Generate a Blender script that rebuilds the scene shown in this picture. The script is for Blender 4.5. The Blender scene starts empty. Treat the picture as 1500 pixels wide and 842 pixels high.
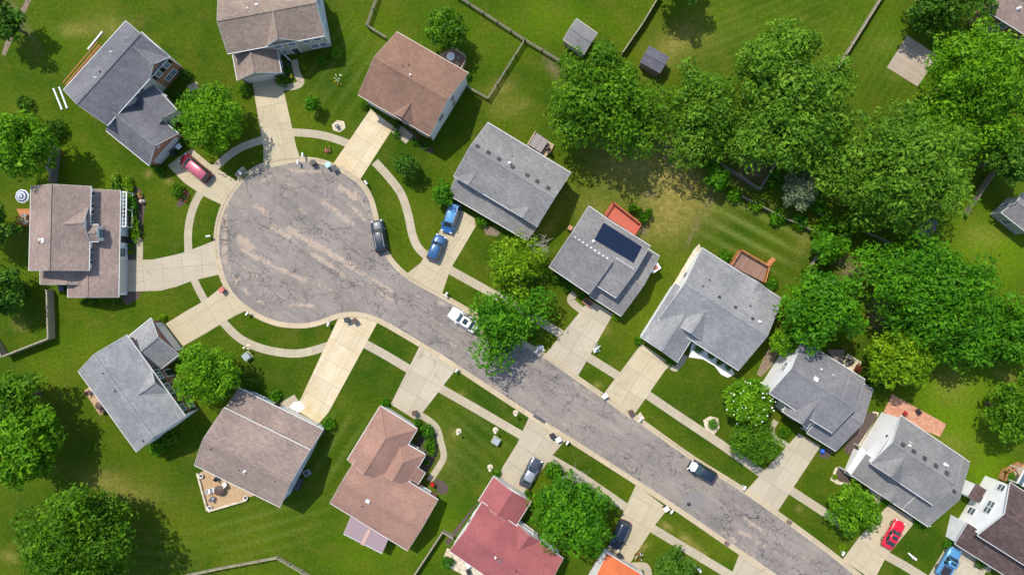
import bpy, math, random
import numpy as np
from mathutils import Vector, Matrix
random.seed(7)
RNG = np.random.default_rng(11)
S = 0.1            # metres per photo pixel at ground level
CAM_H = 104.0
CX, CY = 750.0, 421.0
SC = bpy.context.scene
COL = SC.collection
def P(px, py, z=0.0):
    """world point seen at photo pixel (px,py) that stands z metres above the ground"""
    k = S * (CAM_H - z) / CAM_H
    return Vector(((px - CX) * k, -(py - CY) * k, z))
ORG = {}
# ------------------------------------------------------------------ materials
def nmat(name):
    m = bpy.data.materials.new(name); m.use_nodes = True
    nt = m.node_tree; b = nt.nodes['Principled BSDF']
    return m, nt, b
def N(nt, t, **kw):
    n = nt.nodes.new(t)
    for k, v in kw.items():
        if k.startswith('i_'):
            n.inputs[k[2:].replace('_', ' ')].default_value = v
        else: setattr(n, k, v)
    return n
def L(nt, a, b): nt.links.new(a, b)
def rgba(c): return (c[0], c[1], c[2], 1.0)
def mixc(nt, fac, a, b, mode='MIX'):
    n = nt.nodes.new('ShaderNodeMix'); n.data_type = 'RGBA'; n.blend_type = mode
    for sock, v in ((0, fac), (6, a), (7, b)):
        if isinstance(v, (int, float)): n.inputs[sock].default_value = v
        elif isinstance(v, tuple): n.inputs[sock].default_value = rgba(v)
        else: nt.links.new(v, n.inputs[sock])
    return n.outputs[2]
def ramp(nt, src, p0, p1, c0=(0,0,0), c1=(1,1,1)):
    n = nt.nodes.new('ShaderNodeValToRGB')
    n.color_ramp.elements[0].position = p0; n.color_ramp.elements[1].position = p1
    n.color_ramp.elements[0].color = rgba(c0); n.color_ramp.elements[1].color = rgba(c1)
    nt.links.new(src, n.inputs[0]); return n.outputs[0]
def noise(nt, vec, scale, detail=3.0, rough=0.55, dist=0.0):
    n = nt.nodes.new('ShaderNodeTexNoise')
    n.inputs['Scale'].default_value = scale; n.inputs['Detail'].default_value = detail
    n.inputs['Roughness'].default_value = rough; n.inputs['Distortion'].default_value = dist
    if vec is not None: nt.links.new(vec, n.inputs['Vector'])
    return n.outputs[0]
def math_(nt, op, a, b=None, clamp=False):
    n = nt.nodes.new('ShaderNodeMath'); n.operation = op; n.use_clamp = clamp
    for i, v in enumerate((a, b)):
        if v is None: continue
        if isinstance(v, (int, float)): n.inputs[i].default_value = v
        else: nt.links.new(v, n.inputs[i])
    return n.outputs[0]
def pos(nt): return nt.nodes.new('ShaderNodeNewGeometry').outputs['Position']
def bump(nt, b, h, strength=0.4, dist=0.05):
    n = nt.nodes.new('ShaderNodeBump'); n.inputs['Strength'].default_value = strength
    n.inputs['Distance'].default_value = dist
    nt.links.new(h, n.inputs['Height']); nt.links.new(n.outputs[0], b.inputs['Normal'])
def simple(name, c, rough=0.6, metal=0.0, var=0.12, scale=4.0, coat=0.0):
    m, nt, b = nmat(name)
    f = noise(nt, pos(nt), scale, 4)
    k = lambda s: tuple(min(1, x * s) for x in c)
    L(nt, mixc(nt, ramp(nt, f, .3, .7), k(1 - var), k(1 + var)), b.inputs['Base Color'])
    b.inputs['Roughness'].default_value = rough; b.inputs['Metallic'].default_value = metal
    if coat: b.inputs['Coat Weight'].default_value = coat; b.inputs['Coat Roughness'].default_value = .05
    return m
def roof_mat(name, c, var=0.22, stain=0.15, stain_c=None):
    m, nt, b = nmat(name)
    uv = nt.nodes.new('ShaderNodeUVMap').outputs[0]; p = pos(nt)
    br = N(nt, 'ShaderNodeTexBrick', offset=0.5)
    br.inputs['Scale'].default_value = 1.0; br.inputs['Brick Width'].default_value = .5
    br.inputs['Row Height'].default_value = .28; br.inputs['Mortar Size'].default_value = .018
    br.inputs['Mortar Smooth'].default_value = .3
    br.inputs['Color1'].default_value = rgba(tuple(x * (1 - var * .55) for x in c))
    br.inputs['Color2'].default_value = rgba(tuple(min(1, x * (1 + var * .55)) for x in c))
    br.inputs['Mortar'].default_value = rgba(tuple(x * .74 for x in c))
    L(nt, uv, br.inputs['Vector'])
    fine = ramp(nt, noise(nt, p, 4.5, 5, .8), .30, .70, (.72, .72, .72), (1.25, 1.25, 1.25))
    col = mixc(nt, .85, br.outputs['Color'], fine, 'MULTIPLY')
    mp = N(nt, 'ShaderNodeMapping'); mp.inputs['Scale'].default_value = (.8, .22, 1); L(nt, uv, mp.inputs['Vector'])
    st = ramp(nt, noise(nt, mp.outputs[0], 1.0, 5, .7), .45, .75)
    col = mixc(nt, math_(nt, 'MULTIPLY', st, stain), col, stain_c or tuple(x * .45 for x in c))
    big = ramp(nt, noise(nt, p, .25, 3), .35, .65, (.84, .85, .86), (1.10, 1.09, 1.07))
    col = mixc(nt, 1.0, col, big, 'MULTIPLY')
    L(nt, col, b.inputs['Base Color']); b.inputs['Roughness'].default_value = .92
    b.inputs['Specular IOR Level'].default_value = .25
    bump(nt, b, noise(nt, p, 9, 3), .5, .03)
    return m
def siding_mat(name, c):
    m, nt, b = nmat(name); p = pos(nt)
    sp = N(nt, 'ShaderNodeSeparateXYZ'); L(nt, p, sp.inputs[0])
    saw = math_(nt, 'FRACT', math_(nt, 'MULTIPLY', sp.outputs[2], 6.0))
    line = ramp(nt, saw, .0, .14, (.72, .72, .72), (1, 1, 1))
    v = ramp(nt, noise(nt, p, .7, 4), .3, .7, (.93, .93, .92), (1.04, 1.04, 1.04))
    L(nt, mixc(nt, 1.0, mixc(nt, 1.0, c, line, 'MULTIPLY'), v, 'MULTIPLY'), b.inputs['Base Color'])
    b.inputs['Roughness'].default_value = .55; bump(nt, b, saw, .5, .02)
    return m
def brick_mat(name, c1, c2, mort, bw=.4, rh=.13, ground=False, var=.0):
    m, nt, b = nmat(name); p = pos(nt)
    br = N(nt, 'ShaderNodeTexBrick', offset=.5); br.inputs['Scale'].default_value = 1
    br.inputs['Brick Width'].default_value = bw; br.inputs['Row Height'].default_value = rh
    br.inputs['Mortar Size'].default_value = .012
    br.inputs['Color1'].default_value = rgba(c1); br.inputs['Color2'].default_value = rgba(c2); br.inputs['Mortar'].default_value = rgba(mort)
    uv = nt.nodes.new('ShaderNodeUVMap').outputs[0]; L(nt, uv, br.inputs['Vector'])
    v = ramp(nt, noise(nt, p, 1.6, 5, .7), .3, .7, (.75, .75, .75), (1.15, 1.15, 1.15))
    L(nt, mixc(nt, 1.0, br.outputs['Color'], v, 'MULTIPLY'), b.inputs['Base Color'])
    b.inputs['Roughness'].default_value = .85; bump(nt, b, br.outputs['Fac'], .3, -.01)
    return m
def concrete_mat(name, c, bw=3.0, rh=3.0, joint=.045, stain=(.36, .30, .20), amt=.45):
    m, nt, b = nmat(name); p = pos(nt)
    uv = nt.nodes.new('ShaderNodeUVMap').outputs[0]
    br = N(nt, 'ShaderNodeTexBrick', offset=0.0); br.inputs['Scale'].default_value = 1
    br.inputs['Brick Width'].default_value = bw; br.inputs['Row Height'].default_value = rh
    br.inputs['Mortar Size'].default_value = joint; br.inputs['Mortar Smooth'].default_value = .6
    k = lambda s: tuple(min(1, x * s) for x in c)
    br.inputs['Color1'].default_value = rgba(k(.93)); br.inputs['Color2'].default_value = rgba(k(1.06)); br.inputs['Mortar'].default_value = rgba(k(.62))
    L(nt, uv, br.inputs['Vector'])
    big = ramp(nt, noise(nt, p, .35, 5, .65), .42, .72)
    col = mixc(nt, math_(nt, 'MULTIPLY', big, amt), br.outputs['Color'], stain)
    mp = N(nt, 'ShaderNodeMapping'); mp.inputs['Scale'].default_value = (.10, 1.1, 1); L(nt, uv, mp.inputs['Vector'])
    tm = ramp(nt, noise(nt, mp.outputs[0], 1.0, 5, .65), .50, .74); col = mixc(nt, math_(nt, 'MULTIPLY', tm, .42), col, k(.55))
    sp_ = ramp(nt, noise(nt, p, 1.7, 4, .7), .66, .74); col = mixc(nt, math_(nt, 'MULTIPLY', sp_, .30), col, k(.45))
    vo = N(nt, 'ShaderNodeTexVoronoi', feature='DISTANCE_TO_EDGE'); vo.inputs['Scale'].default_value = .22
    dn = N(nt, 'ShaderNodeTexNoise'); dn.inputs['Scale'].default_value = .8; L(nt, p, dn.inputs['Vector']); vs_ = N(nt, 'ShaderNodeVectorMath', operation='ADD'); L(nt, p, vs_.inputs[0]); L(nt, dn.outputs[1], vs_.inputs[1]); L(nt, vs_.outputs[0], vo.inputs['Vector'])
    ck = ramp(nt, vo.outputs['Distance'], .003, .009, (1, 1, 1), (0, 0, 0)); ck = math_(nt, 'MULTIPLY', ck, ramp(nt, noise(nt, p, .25, 2), .5, .6))
    col = mixc(nt, math_(nt, 'MULTIPLY', ck, .5), col, k(.35))
    f = ramp(nt, noise(nt, p, 5, 5, .7), .3, .7, (.85, .85, .85), (1.10, 1.10, 1.10))
    L(nt, mixc(nt, 1.0, col, f, 'MULTIPLY'), b.inputs['Base Color'])
    b.inputs['Roughness'].default_value = .9; bump(nt, b, noise(nt, p, 14, 3), .2, .01)
    return m
def plank_mat(name, c, w=.28, var=.12):
    m, nt, b = nmat(name); p = pos(nt)
    uv = nt.nodes.new('ShaderNodeUVMap').outputs[0]
    br = N(nt, 'ShaderNodeTexBrick', offset=.37); br.inputs['Scale'].default_value = 1
    br.inputs['Brick Width'].default_value = 3.1; br.inputs['Row Height'].default_value = w; br.inputs['Mortar Size'].default_value = .02
    k = lambda s: tuple(min(1, x * s) for x in c)
    br.inputs['Color1'].default_value = rgba(k(1 - var)); br.inputs['Color2'].default_value = rgba(k(1 + var)); br.inputs['Mortar'].default_value = rgba(k(.5))
    L(nt, uv, br.inputs['Vector'])
    v = ramp(nt, noise(nt, p, 2.2, 5, .7), .3, .7, (.85, .85, .85), (1.1, 1.1, 1.1))
    L(nt, mixc(nt, 1.0, br.outputs['Color'], v, 'MULTIPLY'), b.inputs['Base Color']); b.inputs['Roughness'].default_value = .8
    return m
def glass_mat(name, c=(.02, .03, .04), rough=.06):
    m, nt, b = nmat(name)
    f = noise(nt, pos(nt), 1.3, 2)
    L(nt, mixc(nt, f, c, tuple(x * 1.6 for x in c)), b.inputs['Base Color'])
    b.inputs['Roughness'].default_value = rough; b.inputs['Specular IOR Level'].default_value = .7
    return m
def leaf_mat(name, c0, c1, trans=.3):
    m, nt, b = nmat(name)
    at = N(nt, 'ShaderNodeAttribute', attribute_name='tint')
    col = ramp(nt, at.outputs['Fac'], 0.05, .95, c0, c1)
    nz = ramp(nt, noise(nt, pos(nt), .55, 3), .35, .68, (.74, .80, .7), (1.24, 1.16, 1.1))
    col = mixc(nt, 1.0, col, nz, 'MULTIPLY')
    L(nt, col, b.inputs['Base Color']); b.inputs['Roughness'].default_value = .55
    b.inputs['Specular IOR Level'].default_value = .16
    tr = N(nt, 'ShaderNodeBsdfTranslucent'); L(nt, mixc(nt, 1.0, col, (1.25, 1.35, .6), 'MULTIPLY'), tr.inputs[0])
    mx = N(nt, 'ShaderNodeMixShader'); mx.inputs[0].default_value = trans
    L(nt, b.outputs[0], mx.inputs[1]); L(nt, tr.outputs[0], mx.inputs[2])
    L(nt, mx.outputs[0], nt.nodes['Material Output'].inputs[0])
    return m
# ------------------------------------------------------------------ mesh builder
class MB:
    def __init__(s): s.v = []; s.f = []; s.uv = []; s.mi = []; s.smooth = []
    def face(s, pts, uv=None, mi=0, smooth=False):
        i = len(s.v); s.v += [tuple(p) for p in pts]; s.f.append(tuple(range(i, i + len(pts))))
        if uv is None: uv = autouv(pts)
        s.uv.append(uv); s.mi.append(mi); s.smooth.append(smooth)
    def mesh(s, verts, faces, mi=0, smooth=False):
        i = len(s.v); s.v += [tuple(p) for p in verts]
        for f in faces:
            s.f.append(tuple(i + k for k in f)); s.uv.append([(verts[k][0], verts[k][1]) for k in f]); s.mi.append(mi); s.smooth.append(smooth)
    def prism(s, poly, z0, z1, mi=0, uvaxis=None, top_only=False):
        n = len(poly)
        a = sum(poly[i][0] * poly[(i + 1) % n][1] - poly[(i + 1) % n][0] * poly[i][1] for i in range(n))
        if a < 0: poly = poly[::-1]
        ax = Vector(uvaxis).normalized() if uvaxis is not None else None
        top = [(p[0], p[1], z1) for p in poly]
        if ax is not None:
            o = poly[0]
            uv = [((p[0]-o[0]) * ax.x + (p[1]-o[1]) * ax.y, -(p[0]-o[0]) * ax.y + (p[1]-o[1]) * ax.x) for p in poly]
        else: uv = [(p[0], p[1]) for p in poly]
        s.face(top, uv, mi)
        if not top_only:
            s.face([(p[0], p[1], z0) for p in poly[::-1]], None, mi)
            for i in range(n):
                p, q = poly[i], poly[(i + 1) % n]
                s.face([(p[0], p[1], z0), (q[0], q[1], z0), (q[0], q[1], z1), (p[0], p[1], z1)], None, mi)
    def box(s, c, size, rz=0.0, mi=0, M=None):
        x, y, z = (q / 2 for q in size); R = Matrix.Rotation(rz, 3, 'Z') if M is None else M
        cs = [Vector(c) + R @ Vector((a * x, b * y, d * z)) for a in (-1, 1) for b in (-1, 1) for d in (-1, 1)]
        for q in ((0, 1, 3, 2), (4, 6, 7, 5), (0, 4, 5, 1), (2, 3, 7, 6), (0, 2, 6, 4), (1, 5, 7, 3)):
            s.face([cs[k] for k in q], None, mi)
    def beam(s, p, q, w, h, mi=0):
        p, q = Vector(p), Vector(q); d = q - p; ln = d.length
        if ln < 1e-5: return
        x = d / ln; up = Vector((0, 0, 1)) if abs(x.z) < .95 else Vector((0, 1, 0))
        y = up.cross(x).normalized(); z = x.cross(y)
        M = Matrix((x, y, z)).transposed(); s.box((p + q) / 2, (ln, w, h), 0, mi, M)
    def tube(s, p, q, r0, r1=None, n=7, mi=0, cap=True):
        r1 = r0 if r1 is None else r1; p, q = Vector(p), Vector(q); x = (q - p).normalized()
        up = Vector((0, 0, 1)) if abs(x.z) < .95 else Vector((0, 1, 0))
        y = up.cross(x).normalized(); z = x.cross(y)
        a = [p + (y * math.cos(t) + z * math.sin(t)) * r0 for t in (k * 2 * math.pi / n for k in range(n))]
        b = [q + (y * math.cos(t) + z * math.sin(t)) * r1 for t in (k * 2 * math.pi / n for k in range(n))]
        fs = [(k, (k + 1) % n, n + (k + 1) % n, n + k) for k in range(n)]
        if cap: fs += [tuple(range(n))[::-1], tuple(range(n, 2 * n))]
        s.mesh(a + b, fs, mi, False)
    def lathe(s, c, prof, n=14, mi=0, smooth=True):
        vs = []; fs = []
        for (r, z) in prof:
            for k in range(n):
                t = k * 2 * math.pi / n; vs.append((c[0] + r * math.cos(t), c[1] + r * math.sin(t), c[2] + z))
        for j in range(len(prof) - 1):
            for k in range(n):
                fs.append((j * n + k, j * n + (k + 1) % n, (j + 1) * n + (k + 1) % n, (j + 1) * n + k))
        fs.append(tuple(range(n))[::-1]); fs.append(tuple((len(prof) - 1) * n + k for k in range(n)))
        s.mesh(vs, fs, mi, smooth)
    def build(s, name, mat, parent=None, origin=None):
        if not s.f: return None
        o0 = ORG.get(parent.name, Vector((0, 0, 0))) if parent is not None else Vector(origin or (0, 0, 0))
        me = bpy.data.meshes.new(name)
        va = np.array(s.v, dtype=np.float64) - np.array(o0)
        me.from_pydata(va.tolist(), [], s.f)
        ul = me.uv_layers.new(name='UVMap')
        ul.data.foreach_set('uv', np.array([c for f in s.uv for c in f], dtype=np.float32).ravel())
        for m in (mat if isinstance(mat, (list, tuple)) else [mat]): me.materials.append(m)
        me.polygons.foreach_set('material_index', s.mi); me.polygons.foreach_set('use_smooth', s.smooth)
        me.update()
        o = bpy.data.objects.new(name, me); COL.objects.link(o)
        if parent is not None: o.parent = parent; ORG[o.name] = o0
        else: o.location = o0; ORG[o.name] = o0
        return o
def autouv(pts):
    a = [Vector(p) for p in pts]; n = (a[1] - a[0]).cross(a[2] - a[0])
    if n.length < 1e-9: return [(p.x, p.y) for p in a]
    n.normalize()
    if abs(n.z) > .7: return [(p.x, p.y) for p in a]
    u = Vector((0, 0, 1)).cross(n).normalized()
    return [(p.dot(u), p.z) for p in a]
def tag(o, label=None, cat=None, group=None, kind=None):
    if label: o['label'] = label
    if cat: o['category'] = cat
    if group: o['group'] = group
    if kind: o['kind'] = kind
    return o
def thing(name, label, cat, loc=(0, 0, 0), rz=0.0, group=None):
    o = bpy.data.objects.new(name, None); COL.objects.link(o); o.location = loc; o.rotation_euler = (0, 0, rz)
    o.empty_display_size = .3
    ORG[o.name] = Vector(loc) if rz == 0 else Vector((0, 0, 0))
    return tag(o, label, cat, group)
def local_thing(name, label, cat, loc, rz=0.0, group=None):
    """thing whose parts are modelled in its own local frame"""
    o = thing(name, label, cat, loc, rz, group); ORG[o.name] = Vector((0, 0, 0)); return o
def dup(root, loc, rz, label=None, group=None, scale=None):
    r = root.copy(); COL.objects.link(r); r.location = loc; r.rotation_euler = (0, 0, rz)
    if scale: r.scale = scale
    if label: r['label'] = label
    if group: r['group'] = group
    for ch in list(root.children):
        c = ch.copy(); COL.objects.link(c); c.parent = r
        for g in list(ch.children):
            d = g.copy(); COL.objects.link(d); d.parent = c
    return r
def head(dx, dy): return math.atan2(-dy, dx)      # heading angle of a photo-pixel direction

M = {}
M['r_slate'] = roof_mat('slate_shingles', (.165, .165, .182), .2, .55, (.085, .082, .085))
M['r_slate2'] = roof_mat('blue_grey_shingles', (.205, .202, .212), .22, .10)
M['r_grey'] = roof_mat('grey_shingles', (.232, .225, .220), .26, .10)
M['r_lgrey'] = roof_mat('pale_grey_shingles', (.265, .268, .272), .24, .08)
M['r_grey2'] = roof_mat('weathered_grey_shingles', (.225, .222, .218), .2, .28)
M['r_tan'] = roof_mat('tan_shingles', (.265, .205, .165), .28, .12)
M['r_tan2'] = roof_mat('taupe_shingles', (.29, .22, .19), .26, .1)
M['r_mauve'] = roof_mat('mauve_tan_shingles', (.28, .215, .185), .26, .08)
M['r_brown'] = roof_mat('red_brown_shingles', (.255, .15, .105), .22, .2, (.13, .085, .07))
M['r_peach'] = roof_mat('peach_shingles', (.325, .19, .145), .13, .1)
M['r_red'] = roof_mat('red_shingles', (.33, .105, .105), .1, .1)
M['r_orange'] = roof_mat('orange_shingles', (.62, .16, .06), .1, .06)
M['r_dkbrown'] = roof_mat('dark_brown_shingles', (.11, .075, .07), .45, .1)
M['r_dark'] = roof_mat('charcoal_shingles', (.12, .12, .15), .2, .1)
M['w_white'] = siding_mat('white_siding', (.92, .92, .92))
M['w_cream'] = siding_mat('cream_siding', (.68, .65, .56))
M['w_beige'] = siding_mat('beige_siding', (.42, .39, .30))
M['w_blue'] = siding_mat('pale_blue_siding', (.62, .68, .75))
M['w_grey'] = siding_mat('grey_siding', (.40, .42, .44))
M['brick'] = brick_mat('red_brick', (.38, .14, .075), (.48, .20, .11), (.40, .32, .25))
M['brick2'] = brick_mat('brown_brick', (.25, .095, .065), (.33, .14, .095), (.30, .24, .2))
M['paver'] = brick_mat('brick_pavers', (.50, .22, .13), (.60, .32, .2), (.35, .22, .15), .6, .3)
M['trim'] = simple('white_trim', (.70, .70, .68), .5, var=.05)
M['trim_tan'] = simple('tan_trim', (.55, .48, .38), .5, var=.05)
M['glass'] = glass_mat('window_glass', (.07, .10, .12))
M['door_d'] = simple('dark_door', (.06, .05, .05), .5)
M['gdoor'] = simple('garage_door_paint', (.58, .56, .52), .5, var=.05)
M['shutter_g'] = simple('green_shutter', (.02, .07, .045), .5)
M['shutter_b'] = simple('black_shutter', (.03, .03, .04), .5)
M['metal'] = simple('grey_metal', (.35, .35, .36), .35, .7)
M['vent'] = simple('dark_vent', (.05, .05, .055), .6)
M['vent_w'] = simple('white_vent', (.75, .75, .75), .5)
M['conc'] = concrete_mat('driveway_concrete', (.495, .422, .28))
M['conc_w'] = concrete_mat('washed_concrete', (.60, .515, .355), 2.9, 3.0, .05, (.52, .38, .17), .75)
M['conc_g'] = concrete_mat('grey_concrete', (.455, .40, .295), 2.9, 2.9)
M['walk'] = concrete_mat('sidewalk_concrete', (.44, .38, .27), 1.5, 30.0, .04)
M['kerb'] = concrete_mat('kerb_concrete', (.49, .40, .265), 3.0, 30.0, .05)
M['pad'] = concrete_mat('pad_concrete', (.40, .33, .25), 40, .55, .03, (.25, .2, .15), .4)
M['stone'] = simple('pale_stone', (.55, .47, .34), .9, var=.3, scale=2)
M['flag'] = concrete_mat('flagstone', (.46, .32, .18), .9, .7, .03, (.42, .25, .12), .6)
M['mulch'] = simple('mulch', (.085, .06, .05), .95, var=.5, scale=6)
M['soil'] = simple('soil', (.20, .15, .10), .95, var=.4, scale=3)
M['rock'] = simple('white_gravel', (.74, .72, .68), .9, var=.3, scale=5)
M['deck_red'] = plank_mat('red_deck_boards', (.52, .12, .07), .2, .06)
M['deck_brown'] = plank_mat('brown_deck_boards', (.27, .16, .12))
M['deck_wood'] = plank_mat('orange_deck_wood', (.50, .20, .07))
M['deck_tan'] = plank_mat('tan_deck_wood', (.48, .36, .22))
M['deck_grey'] = plank_mat('weathered_deck_wood', (.20, .17, .15))
M['fence'] = plank_mat('weathered_fence_wood', (.215, .19, .145))
M['fence_l'] = plank_mat('pale_fence_wood', (.34, .30, .215))
M['fence_w'] = simple('white_fence', (.70, .70, .66), .5)
M['bark'] = simple('bark', (.10, .075, .055), .95, var=.35, scale=6)
M['bark_grey'] = simple('grey_dead_wood', (.36, .33, .29), .95, var=.25, scale=5)
M['lf_mid'] = leaf_mat('leaf_mid', (.026, .096, .003), (.150, .325, .010))
M['lf_bright'] = leaf_mat('leaf_bright', (.042, .152, .003), (.200, .420, .010))
M['lf_dark'] = leaf_mat('leaf_dark', (.020, .080, .005), (.115, .262, .020))
M['lf_pale'] = leaf_mat('leaf_pale', (.036, .118, .004), (.195, .375, .026))
M['lf_yel'] = leaf_mat('leaf_yellow_green', (.070, .185, .003), (.265, .440, .009))
M['lf_pine'] = leaf_mat('leaf_grey_green', (.085, .130, .066), (.25, .305, .18), .15)
M['lf_green'] = leaf_mat('leaf_clear_green', (.024, .118, .003), (.125, .345, .009))
M['lf_rust'] = leaf_mat('leaf_rust', (.10, .03, .02), (.30, .09, .05))
M['petal'] = simple('white_blossom', (.85, .83, .72), .6, var=.08)
M['tyre'] = simple('tyre', (.02, .02, .02), .85)
M['rim'] = simple('rim', (.45, .45, .46), .3, .8)
M['cglass'] = glass_mat('car_glass', (.015, .03, .035), .04)
M['lamp'] = simple('headlight_lens', (.75, .78, .8), .1)
M['tail'] = simple('tail_light_lens', (.35, .02, .02), .2)
M['blk'] = simple('black_plastic', (.025, .025, .03), .5)
M['white_p'] = simple('white_plastic', (.78, .78, .78), .45, var=.04)
M['boxgreen'] = simple('utility_box_paint', (.30, .36, .36), .5)
M['terracotta'] = simple('terracotta', (.42, .14, .08), .8)
M['bluep'] = simple('blue_plastic', (.02, .10, .55), .35)
M['solar'] = None
# ------------------------------------------------------------------ the setting: ground, road, kerb, drives, walks
def catmull(pts, n=4):
    out = []
    for i in range(len(pts) - 1):
        p0 = pts[max(i - 1, 0)]; p1 = pts[i]; p2 = pts[i + 1]; p3 = pts[min(i + 2, len(pts) - 1)]
        for k in range(n):
            t = k / n
            out.append(tuple(.5 * (2 * b + (c - a) * t + (2 * a - 5 * b + 4 * c - d) * t * t + (3 * b - a - 3 * c + d) * t ** 3) for a, b, c, d in zip(p0, p1, p2, p3)))
    out.append(tuple(pts[-1])); return out
def blob_field(xy, blobs):
    """sum of soft ellipses given in photo pixels: (px,py,rx,ry,angle_deg,amount)"""
    f = np.zeros(len(xy))
    for (px, py, rx, ry, a, w) in blobs:
        c = P(px, py); t = math.radians(-a)
        dx = xy[:, 0] - c.x; dy = xy[:, 1] - c.y
        u = (dx * math.cos(t) + dy * math.sin(t)) / (rx * S); v = (-dx * math.sin(t) + dy * math.cos(t)) / (ry * S)
        f += w * np.exp(-(u * u + v * v) * 1.2)
    return f
gx = np.concatenate([[-3000, -800, -250, -130], np.arange(-80, 80.01, .4), [130, 250, 800, 3000]])
gy = np.concatenate([[-3000, -800, -250, -90], np.arange(-46, 46.01, .4), [90, 250, 800, 3000]])
GX, GY = np.meshgrid(gx, gy); V = np.stack([GX.ravel(), GY.ravel(), np.zeros(GX.size)], 1)
nx, ny = len(gx), len(gy)
ii = (np.arange(ny - 1)[:, None] * nx + np.arange(nx - 1)[None, :]).ravel()
F = np.stack([ii, ii + 1, ii + nx + 1, ii + nx], 1)
def np_mesh(name, V, F, mat, attrs=None, loc=None):
    me = bpy.data.meshes.new(name); k = F.shape[1]
    me.vertices.add(len(V)); me.vertices.foreach_set('co', V.astype(np.float32).ravel())
    me.loops.add(F.size); me.loops.foreach_set('vertex_index', F.astype(np.int32).ravel())
    me.polygons.add(len(F)); me.polygons.foreach_set('loop_start', (np.arange(len(F)) * k).astype(np.int32))
    me.polygons.foreach_set('loop_total', np.full(len(F), k, dtype=np.int32))
    me.update(calc_edges=True)
    for an, av in (attrs or {}).items():
        at = me.attributes.new(an, 'FLOAT', 'POINT'); at.data.foreach_set('value', av.astype(np.float32))
    me.materials.append(mat); me.validate()
    o = bpy.data.objects.new(name, me); COL.objects.link(o)
    if loc is not None: o.location = loc
    ORG[o.name] = Vector(loc or (0, 0, 0)); return o
DRY = [(960, 245, 85, 28, 25, .6), (905, 250, 45, 22, 20, .55), (1000, 300, 50, 44, 0, .6), (965, 280, 60, 50, 0, .35), (960, 330, 40, 30, 20, .45), (870, 300, 40, 30, 0, .3),
       (1010, 220, 20, 18, 0, .25), (1180, 350, 12, 30, 20, .4), (985, 70, 55, 20, -50, .45), (1010, 60, 60, 30, 0, .25), (735, 130, 22, 14, -20, .5),
       (742, 160, 30, 15, 0, .3), (105, 45, 22, 10, 0, .5), (160, 40, 45, 18, 0, .4), (155, 705, 40, 18, 10, .5), (15, 815, 14, 8, 20, .6), (195, 725, 60, 16, 0, .35),
       (975, 770, 10, 5, 30, .9), (1005, 790, 12, 6, 40, .9), (1020, 805, 10, 7, 45, .9), (1030, 815, 6, 8, 20, .7), (942, 802, 9, 6, -20, .7),
       (1395, 560, 28, 30, 0, .35), (1470, 550, 20, 8, 20, .4), (1170, 745, 6, 5, 0, .6), (873, 475, 14, 30, 30, .3), (885, 480, 10, 12, 0, .4),
       (290, 265, 9, 4, 30, .0), (217, 255, 6, 6, 0, .7), (247, 266, 7, 5, 0, .7), (770, 150, 12, 8, 0, .3), (1298, 65, 30, 16, 0, .15), (800, 340, 10, 60, 30, .35),
       (1390, 650, 30, 18, 10, .3), (675, 577, 6, 4, 0, .6), (668, 635, 8, 6, 0, .6), (875, 565, 8, 6, 0, .7), (1310, 110, 20, 10, 0, .15), (855, 365, 30, 8, 120, .4),
       (640, 665, 40, 50, 0, .22), (925, 175, 20, 10, 0, .2), (395, 20, 1, 1, 0, 0), (1440, 345, 35, 18, 0, .3), (30, 475, 14, 10, 0, .4)]
LUSH = [(1450, 370, 80, 65, 0, 1.3), (1410, 610, 85, 75, 0, 1.3), (1300, 60, 60, 70, -30, .55), (1400, 560, 50, 40, 0, .7), (1450, 690, 40, 40, 0, .8), (560, 790, 120, 60, 0, .5),
        (700, 60, 70, 50, 0, .35), (820, 30, 90, 40, 0, .5), (120, 240, 60, 60, 0, .5), (1060, 40, 120, 50, 0, .3), (100, 520, 80, 50, 0, .3), (70, 70, 60, 50, 0, .4), (560, 60, 60, 60, 0, .2), (640, 760, 40, 60, 0, .4), (30, 420, 50, 50, 0, .3)]
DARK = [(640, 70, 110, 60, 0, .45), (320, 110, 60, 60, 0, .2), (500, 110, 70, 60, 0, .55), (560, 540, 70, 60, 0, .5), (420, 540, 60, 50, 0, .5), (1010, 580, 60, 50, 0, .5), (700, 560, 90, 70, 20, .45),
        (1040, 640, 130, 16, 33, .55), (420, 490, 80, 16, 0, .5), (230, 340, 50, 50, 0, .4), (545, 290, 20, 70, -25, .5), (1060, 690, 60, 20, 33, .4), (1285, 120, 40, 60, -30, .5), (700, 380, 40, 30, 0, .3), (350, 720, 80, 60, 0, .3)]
SOIL = [(985, 235, 10, 20, -15, .4), (1015, 255, 12, 8, 20, .2), (1105, 250, 26, 18, 0, .9), (975, 215, 12, 20, 0, .35), (953, 285, 8, 6, 0, .8), (1250, 400, 18, 12, 0, .6), (1290, 455, 16, 26, 10, .8), (1240, 385, 25, 12, 25, .5),
        (30, 30, 8, 50, -30, .4), (810, 100, 8, 22, -35, .6), (1040, 290, 5, 20, 20, .5), (1020, 330, 4, 14, 25, .5), (940, 335, 10, 6, 30, .5), (940, 340, 9, 7, 0, .5), (1010, 350, 3, 12, 20, .5)]
xy = V[:, :2]
stripe = np.zeros(len(V))
def stripes(px, py, rx, ry, ang, period, w):
    c = P(px, py); t = math.radians(-ang); dx = xy[:, 0] - c.x; dy = xy[:, 1] - c.y
    u = dx * math.cos(t) + dy * math.sin(t); v = -dx * math.sin(t) + dy * math.cos(t)
    m = np.exp(-((u / (rx * S)) ** 4 + (v / (ry * S)) ** 4))
    return w * m * (.5 + .5 * np.cos(v * 2 * math.pi / period)) ** 3
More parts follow.
